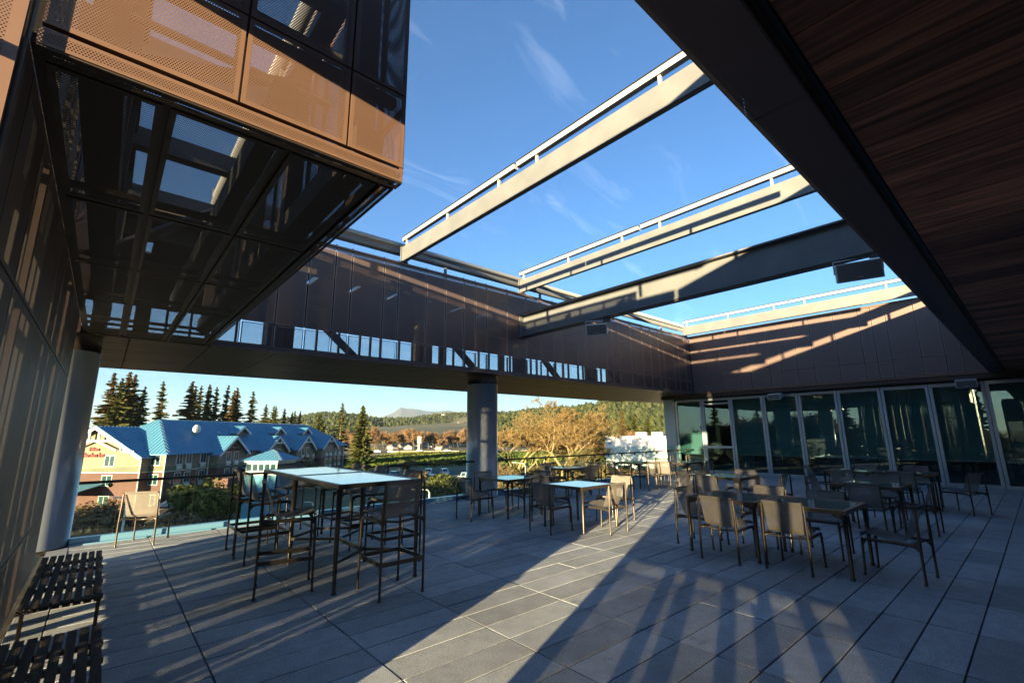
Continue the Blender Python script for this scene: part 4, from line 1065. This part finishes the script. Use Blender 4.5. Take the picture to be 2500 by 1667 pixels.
for x, y in ((1086, 1012), (1064, 1020), (1108, 1020), (1096, 1013), (1060, 1024), (1000, 1025), (912, 1027), (1121, 1011), (1122, 1035), (1040, 1026)):
    a_ = azim(x); best = None
    for r in range(600, 2100, 20):
        zz = zl(a_, r); e = abs(skyz(x, y, r)-zz)
        if best is None or e < best[0]: best = (e, r, zz)
    house((math.cos(a_)*best[1], math.sin(a_)*best[1], best[2]), random.uniform(0, 3), random.uniform(.6, 1.0), 'small white house on the far green hillside', 'hillside houses')
for x, d in ((958, 390), (995, 370), (1010, 380), (1072, 360), (985, 430), (1050, 400)):
    house(at_depth(x, d, GZ), random.uniform(0, 3), random.uniform(.45, .7), 'pale roofed house among the trees beyond the freeway', 'valley houses')

# trees on the sunset side, mirrored in the glass doors
random.seed(44)
for i in range(26):
    x_, y_ = random.uniform(-75, -45), 6+i*1.75
    if i % 3 == 0:
        t = empty('conifer_tree', (x_, y_, GZ), i); s = random.uniform(.55, .75); t.scale = (s, s, s); link('trunk', CON[i % 4][0], t); link('crown', CON[i % 4][1], t); tag(t, 'dark conifer mirrored in the glass doors', 'tree', 'conifers mirrored in the doors')
    else: plant('bare_tree', BARE[i % 3], (x_, y_, GZ), random.uniform(1.2, 1.7), 'bare tree mirrored in the glass doors', 'tree', 'bare trees mirrored in the doors')
# thin evening haze in the valley
hz = bpy.data.materials.new('valley_haze'); hz.use_nodes = True; hz.node_tree.nodes.clear()
vo_ = hz.node_tree.nodes.new('ShaderNodeVolumePrincipled'); ho_ = hz.node_tree.nodes.new('ShaderNodeOutputMaterial')
vo_.inputs['Color'].default_value = (.55, .76, 1, 1); vo_.inputs['Density'].default_value = 4.6e-5; vo_.inputs['Anisotropy'].default_value = .2
hz.node_tree.links.new(vo_.outputs[0], ho_.inputs['Volume'])
hb = MB().box(-16500, -16500, GZ-5, 16500, 16500, 770).build('haze', hz); hb['kind'] = 'stuff'
# ------------------------------------------------------------------ hotel (local x along the front, y into the building)
hp = Vector((7.229, 84.321, GZ)); EZ = 8.93; HL = 56.5; HD = 15.0
ho = empty('hotel_building', hp, R(43.2)); tag(ho, 'long yellow and red hotel with a blue metal gabled roof', 'building')
RED = EZ-2.5
def wallbox(x0, y0, x1, y1, nm='wall'):
    MB().box(x0, y0, 0, x1, y1, RED).build(nm, MT['stucco_r'], ho)
    MB().box(x0-.03, y0-.03, RED, x1+.03, y1+.03, RED+.12).build('belt_course', MT['trimw'], ho)
    MB().box(x0, y0, RED+.12, x1, y1, EZ).build(nm, MT['stucco_y'], ho)
wallbox(0, 0, HL, HD)
wallbox(-1.5, 2.35, .2, 16.7)
# main hip roof
RH = 5.25; ov = .7
def roofquad(*pts, ribs=True, th=.12):
    """roof plane with standing seams: first two points are the eave"""
    P = [Vector(p) for p in pts]; b = MB()
    (b.quad if len(P) == 4 else b.tri)(*P)
    n = (P[1]-P[0]).cross(P[-1]-P[0]).normalized()
    if n.z < 0: n = -n
    lo = [p-Vector((0, 0, th)) for p in P]
    for i in range(len(P)):
        j = (i+1) % len(P); b.quad(P[i], P[j], lo[j], lo[i])
    ro = b.build('roof', MT['blue'], ho)
    if ribs:
        e = P[1]-P[0]; L = e.length; ed = e.normalized(); up = (n.cross(ed)).normalized()
        if up.z < 0: up = -up
        sb = MB(); k = .3; pl = P[2:]
        def top(s):
            # distance up the slope at eave position s (polygon clipped)
            q = [((p-P[0]).dot(ed), (p-P[0]).dot(up)) for p in P]; best = 0
            for i in range(len(q)):
                (a, c), (b2, d) = q[i], q[(i+1) % len(q)]
                if abs(b2-a) > 1e-6 and min(a, b2) <= s <= max(a, b2): best = max(best, c+(d-c)*(s-a)/(b2-a))
            return best
        while k < L:
            t = top(k)
            if t > .3: sb.obox(P[0]+ed*(k-.02), ed, up, n, .04, t-.05, .06)
            k += .62
        if sb.v: sb.build('standing_seam', MT['blue'], ro)
    return ro
E_ = EZ+.02
roofquad((-ov, -ov, E_), (HL+ov, -ov, E_), (HL-6, 7.5, E_+RH), (6, 7.5, E_+RH))
roofquad((HL+ov, HD+ov, E_), (-ov, HD+ov, E_), (6, 7.5, E_+RH), (HL-6, 7.5, E_+RH), ribs=False)
roofquad((-ov, HD+ov, E_), (-ov, -ov, E_), (6, 7.5, E_+RH))
roofquad((HL+ov, -ov, E_), (HL+ov, HD+ov, E_), (HL-6, 7.5, E_+RH), ribs=False)
def gable_y(cx, hw, y0, yb, ez, gh, truss=True, body=True, sign=False, o=.55):
    """bay with a gable facing -y"""
    sl = gh/hw; z0 = ez-o*sl
    roofquad((cx-hw-o, y0-.7, z0), (cx-hw-o, yb, z0), (cx, yb, ez+gh), (cx, y0-.7, ez+gh))
    roofquad((cx+hw+o, yb, z0), (cx+hw+o, y0-.7, z0), (cx, y0-.7, ez+gh), (cx, yb, ez+gh))
    MB().prism([(-hw, ez-.02), (hw, ez-.02), (0, ez+gh-.05)], (cx, y0, 0), (1, 0, 0), (0, 0, 1), (0, 1, 0), .3).build('gable_wall', MT['stucco_y'], ho)
    for s in (-1, 1):
        MB().prism([(s*(hw+o), z0-.05), (0, ez+gh-.05), (0, ez+gh-.45), (s*(hw+o-.15), z0-.36)][::s], (cx, y0-.72, 0), (1, 0, 0), (0, 0, 1), (0, 1, 0), .12).build('barge_board', MT['trimw'], ho)
    if truss:
        MB().box(cx-hw*.55, y0-.68, ez+gh*.40, cx+hw*.55, y0-.56, ez+gh*.40+.2).build('truss_tie', MT['trimw'], ho)
        for q in (-.18, .18): MB().box(cx+q*hw-.08, y0-.68, ez+gh*.40+.2, cx+q*hw+.08, y0-.56, ez+gh*.78).build('truss_post', MT['trimw'], ho)
def letters(txt, size, loc, rot, parent, m):
    cu = bpy.data.curves.new('lettering', 'FONT'); cu.body = txt; cu.size = size; cu.align_x = 'CENTER'; cu.extrude = .05; cu.bevel_depth = .03
    ob = bpy.data.objects.new('tmp', cu); COL.objects.link(ob); dg = bpy.context.evaluated_depsgraph_get()
    me = bpy.data.meshes.new_from_object(ob.evaluated_get(dg)); bpy.data.objects.remove(ob)
    me.materials.clear(); me.materials.append(m)
    o = link('sign_lettering', me, parent); o.location = loc; o.rotation_euler = rot; return o
BAYS = (11.9, 24.2, 34.9, 45.4)
for i, cx in enumerate(BAYS):
    hw = 3.3
    MB().box(cx-hw, -1.5, 0, cx+hw, .1, RED).build('bay_wall', MT['stucco_r'], ho); MB().box(cx-hw, -1.5, RED, cx+hw, .1, EZ).build('bay_wall', MT['stucco_y'], ho)
    gable_y(cx, hw, -1.5, 4.2, EZ, 2.55, truss=(i > 0))
letters('Hilton', .6, (BAYS[0], -1.58, EZ+.85), (R(90), 0, 0), ho, MT['redsign']); letters('Garden Inn', .75, (BAYS[0], -1.58, EZ+.05), (R(90), 0, 0), ho, MT['redsign'])
for cx in (19.75, 31.5, 42.25):                       # roof dormers
    y0 = 3.0; ez = EZ+3.3; hw = 1.7
    MB().box(cx-hw, y0, EZ+2.0, cx+hw, 5.5, ez).build('dormer_wall', MT['stucco_y'], ho)
    gable_y(cx, hw, y0, 7.0, ez, 1.1, truss=False, o=.35)
# projecting gable wing (faces -x, toward the sun)
cyw, hww, gh = 9.5, 7.2, 4.1; x0 = -1.5; sl = gh/hww; z0 = EZ-.7*sl
roofquad((x0-.8, cyw+hww+.7, z0), (5.5, cyw+hww+.7, z0), (5.5, cyw, EZ+gh), (x0-.8, cyw, EZ+gh), ribs=False)
roofquad((5.5, cyw-hww-.7, z0), (x0-.8, cyw-hww-.7, z0), (x0-.8, cyw, EZ+gh), (5.5, cyw, EZ+gh))
MB().prism([(-hww, EZ-.02), (hww, EZ-.02), (0, EZ+gh-.05)], (x0, cyw, 0), (0, 1, 0), (0, 0, 1), (1, 0, 0), .3).build('gable_wall', MT['stucco_y'], ho)
for s in (-1, 1):
    MB().prism([(s*(hww+.7), z0-.05), (0, EZ+gh-.03), (0, EZ+gh-.5), (s*(hww+.5), z0-.42)], (x0-.82, cyw, 0), (0, 1, 0), (0, 0, 1), (1, 0, 0), .14).build('barge_board', MT['trimw'], ho)
MB().box(x0-.78, cyw-3.4, EZ+1.85, x0-.62, cyw+3.4, EZ+2.12).build('truss_tie', MT['trimw'], ho)
for y in (-.75, .75): MB().box(x0-.78, cyw+y-.12, EZ+2.12, x0-.62, cyw+y+.12, EZ+3.5).build('truss_post', MT['trimw'], ho)
for s in (-1, 1):
    MB().tube([(x0-.7, cyw+s*.6, EZ+1.9), (x0-.7, cyw+s*3.8, EZ+.6)], .14, 4).build('truss_brace', MT['trimw'], ho)
    MB().box(x0-.78, cyw+s*5.6-.9, EZ+.35, x0-.62, cyw+s*5.6+.9, EZ+.6).build('truss_tie', MT['trimw'], ho)
    MB().box(x0-.78, cyw+s*4.4-.1, EZ+.6, x0-.62, cyw+s*4.4+.1, EZ+1.6).build('truss_post', MT['trimw'], ho)
letters('Hilton', .62, (x0-.10, cyw+.3, EZ+.62), (R(90), 0, R(-90)), ho, MT['redsign']); letters('Garden Inn', .78, (x0-.10, cyw+.3, EZ-.25), (R(90), 0, R(-90)), ho, MT['redsign'])
# windows
def window(face, a, z, w_=1.15, h_=1.4, unit=True, off=0):
    """face 'f': front at y=off ; 'e': end wall at x=off"""
    wn = empty('window'); wn.parent = ho
    if face == 'f': wn.location = (a, off, z)
    else: wn.location = (off, a, z); wn.rotation_euler = (0, 0, R(-90))
    MB().box(-w_/2-.1, -.07, -.1, w_/2+.1, -.01, h_+.1).build('frame', MT['trimw'], wn)
    for s in (-1, 1): MB().box(min(s*.04, s*w_/2), -.085, 0, max(s*.04, s*w_/2), -.071, h_).build('pane', MT['winglass'], wn)
    if unit: MB().box(-w_/2, -.22, -.75, w_/2, -.02, -.15).build('air_unit', MT['trimw'], wn)
ROWS = (EZ-1.5, EZ-4.2, EZ-7.0)
for x in (2.5, 4.3, 7.2, 16.6, 18.6, 28.7, 30.2, 39.2, 40.9, 49.8, 51.6, 53.9):
    for z in ROWS: window('f', x, z, 1.0)
for cx in BAYS:
    for q in (-.95, .95):
        for z in ROWS: window('f', cx+q, z, .95, off=-1.5)
for z in ROWS:
    window('e', 1.45, z, 1.3, 1.35, False, 0); window('e', 7.2, z, 1.45, 1.35, False, -1.5)
for x, y in ((-.06, -.06), (8.4, -.06), (HL-.1, -.06), (-1.56, 2.3)): MB().tube([(x, y, 0), (x, y, EZ)], .09, 6).build('downpipe', MT['trimw'], ho)
MB().tube([(13.5, 2.5, EZ+2.3), (13.5, 2.5, EZ+3.2)], .12, 8).build('dish_post', MT['steel'], ho)
sd_ = bmesh.new(); bmesh.ops.create_uvsphere(sd_, u_segments=14, v_segments=8, radius=.75); me_ = bpy.data.meshes.new('roof_dish'); sd_.to_mesh(me_); sd_.free(); me_.materials.append(MT['trimw'])
dsh = link('roof_dish', me_, ho, (9.3, 3.4, EZ+3.7)); dsh.scale = (1, .6, 1)
MB().box(9.1, 3.3, EZ+2.0, 9.4, 3.6, EZ+3.2).build('dish_post', MT['steel'], ho)
# low porch roofs at the foot of the hotel
roofquad((-6.5, 7.5, 4.0), (-6.5, 14, 4.0), (-1.52, 14, 5.0), (-1.52, 7.5, 5.0), ribs=False)
MB().box(1.5, -4.2, 3.2, 13, -.02, 3.5).build('canopy', MT['steel_d'], ho)
MB().box(6.5, -5.2, 0, 16.5, -1.52, 5.0).build('porch_wall', MT['stucco_r'], ho)
roofquad((14.2, -11, 3.9), (14.2, -1.6, 6.1), (20.5, -1.6, 6.1), (20.5, -11, 3.9), ribs=False)
for y in (-10.5, -6.5): MB().box(14.3, y, 0, 14.6, y+.3, 4.4).build('porch_post', MT['trimw'], ho)

# patio umbrellas by the hotel
for i, (x, d) in enumerate(((410, 62), (462, 64))):
    t = empty('patio_umbrella', at_depth(x, d, GZ)); tag(t, ['left grey patio umbrella below the hotel canopy', 'right grey patio umbrella below the hotel canopy'][i], 'umbrella', 'patio umbrellas')
    b = MB()
    for k in range(8):
        a, c = 2*math.pi*k/8, 2*math.pi*(k+1)/8; b.tri((0, 0, 3.1), (1.9*math.cos(a), 1.9*math.sin(a), 2.3), (1.9*math.cos(c), 1.9*math.sin(c), 2.3))
    b.build('canopy', MT['steel_l'], t); MB().tube([(0, 0, 0), (0, 0, 3.1)], .04, 6).build('pole', MT['steel'], t)

# square pavilion with blue pyramid roof
pp = at_depth(648, 56, GZ); rr_ = math.hypot(pp.x, pp.y); ea = skyz(648, 1122, rr_)-GZ; ap = skyz(648, 1098, rr_)-GZ
pv = empty('lantern_pavilion', pp, R(43)); tag(pv, 'small pavilion with blue pyramid roof and white window band before the hotel', 'building')
q = 2.05; b = MB(); ro = .55
cs = [(-q-ro, -q-ro, ea), (q+ro, -q-ro, ea), (q+ro, q+ro, ea), (-q-ro, q+ro, ea)]
for k in range(4):
    rb = MB().tri(cs[k], cs[(k+1) % 4], (0, 0, ap)).build('roof', MT['blue'], pv)
    sm = MB(); A, B = Vector(cs[k]), Vector(cs[(k+1) % 4])
    for t_ in range(1, 10):
        e = A.lerp(B, t_/10); f = 1-abs(t_/10-.5)*2; tp = e.lerp(Vector((0, 0, ap)), f*.98) if f > 0 else e
        mid = A.lerp(B, .5); tp = e+(Vector((0, 0, ap))-mid)*f; sm.tube([e+Vector((0, 0, .03)), tp+Vector((0, 0, .03))], .025, 4)
    sm.build('standing_seam', MT['blue'], rb)
MB().box(-q-.15, -q-.15, ea-.25, q+.15, q+.15, ea-.02).build('fascia', MT['trimw'], pv)
MB().box(-q+.05, -q+.05, ea-1.5, q-.05, q-.05, ea-.25).build('lantern', MT['trimw'], pv)
for k in range(5):
    a = -q+.22+k*.78
    MB().box(a, -q+.02, ea-1.2, a+.6, -q+.045, ea-.45).build('pane', MT['winglass'], pv); MB().box(-q+.02, a, ea-1.2, -q+.045, a+.6, ea-.45).build('pane', MT['winglass'], pv)
MB().box(-q-.1, -q-.1, ea-1.75, q+.1, q+.1, ea-1.5).build('sill_band', MT['trimw'], pv)
MB().box(-q, -q, 0, q, q, ea-1.75).build('wall', MT['bluewall'], pv)
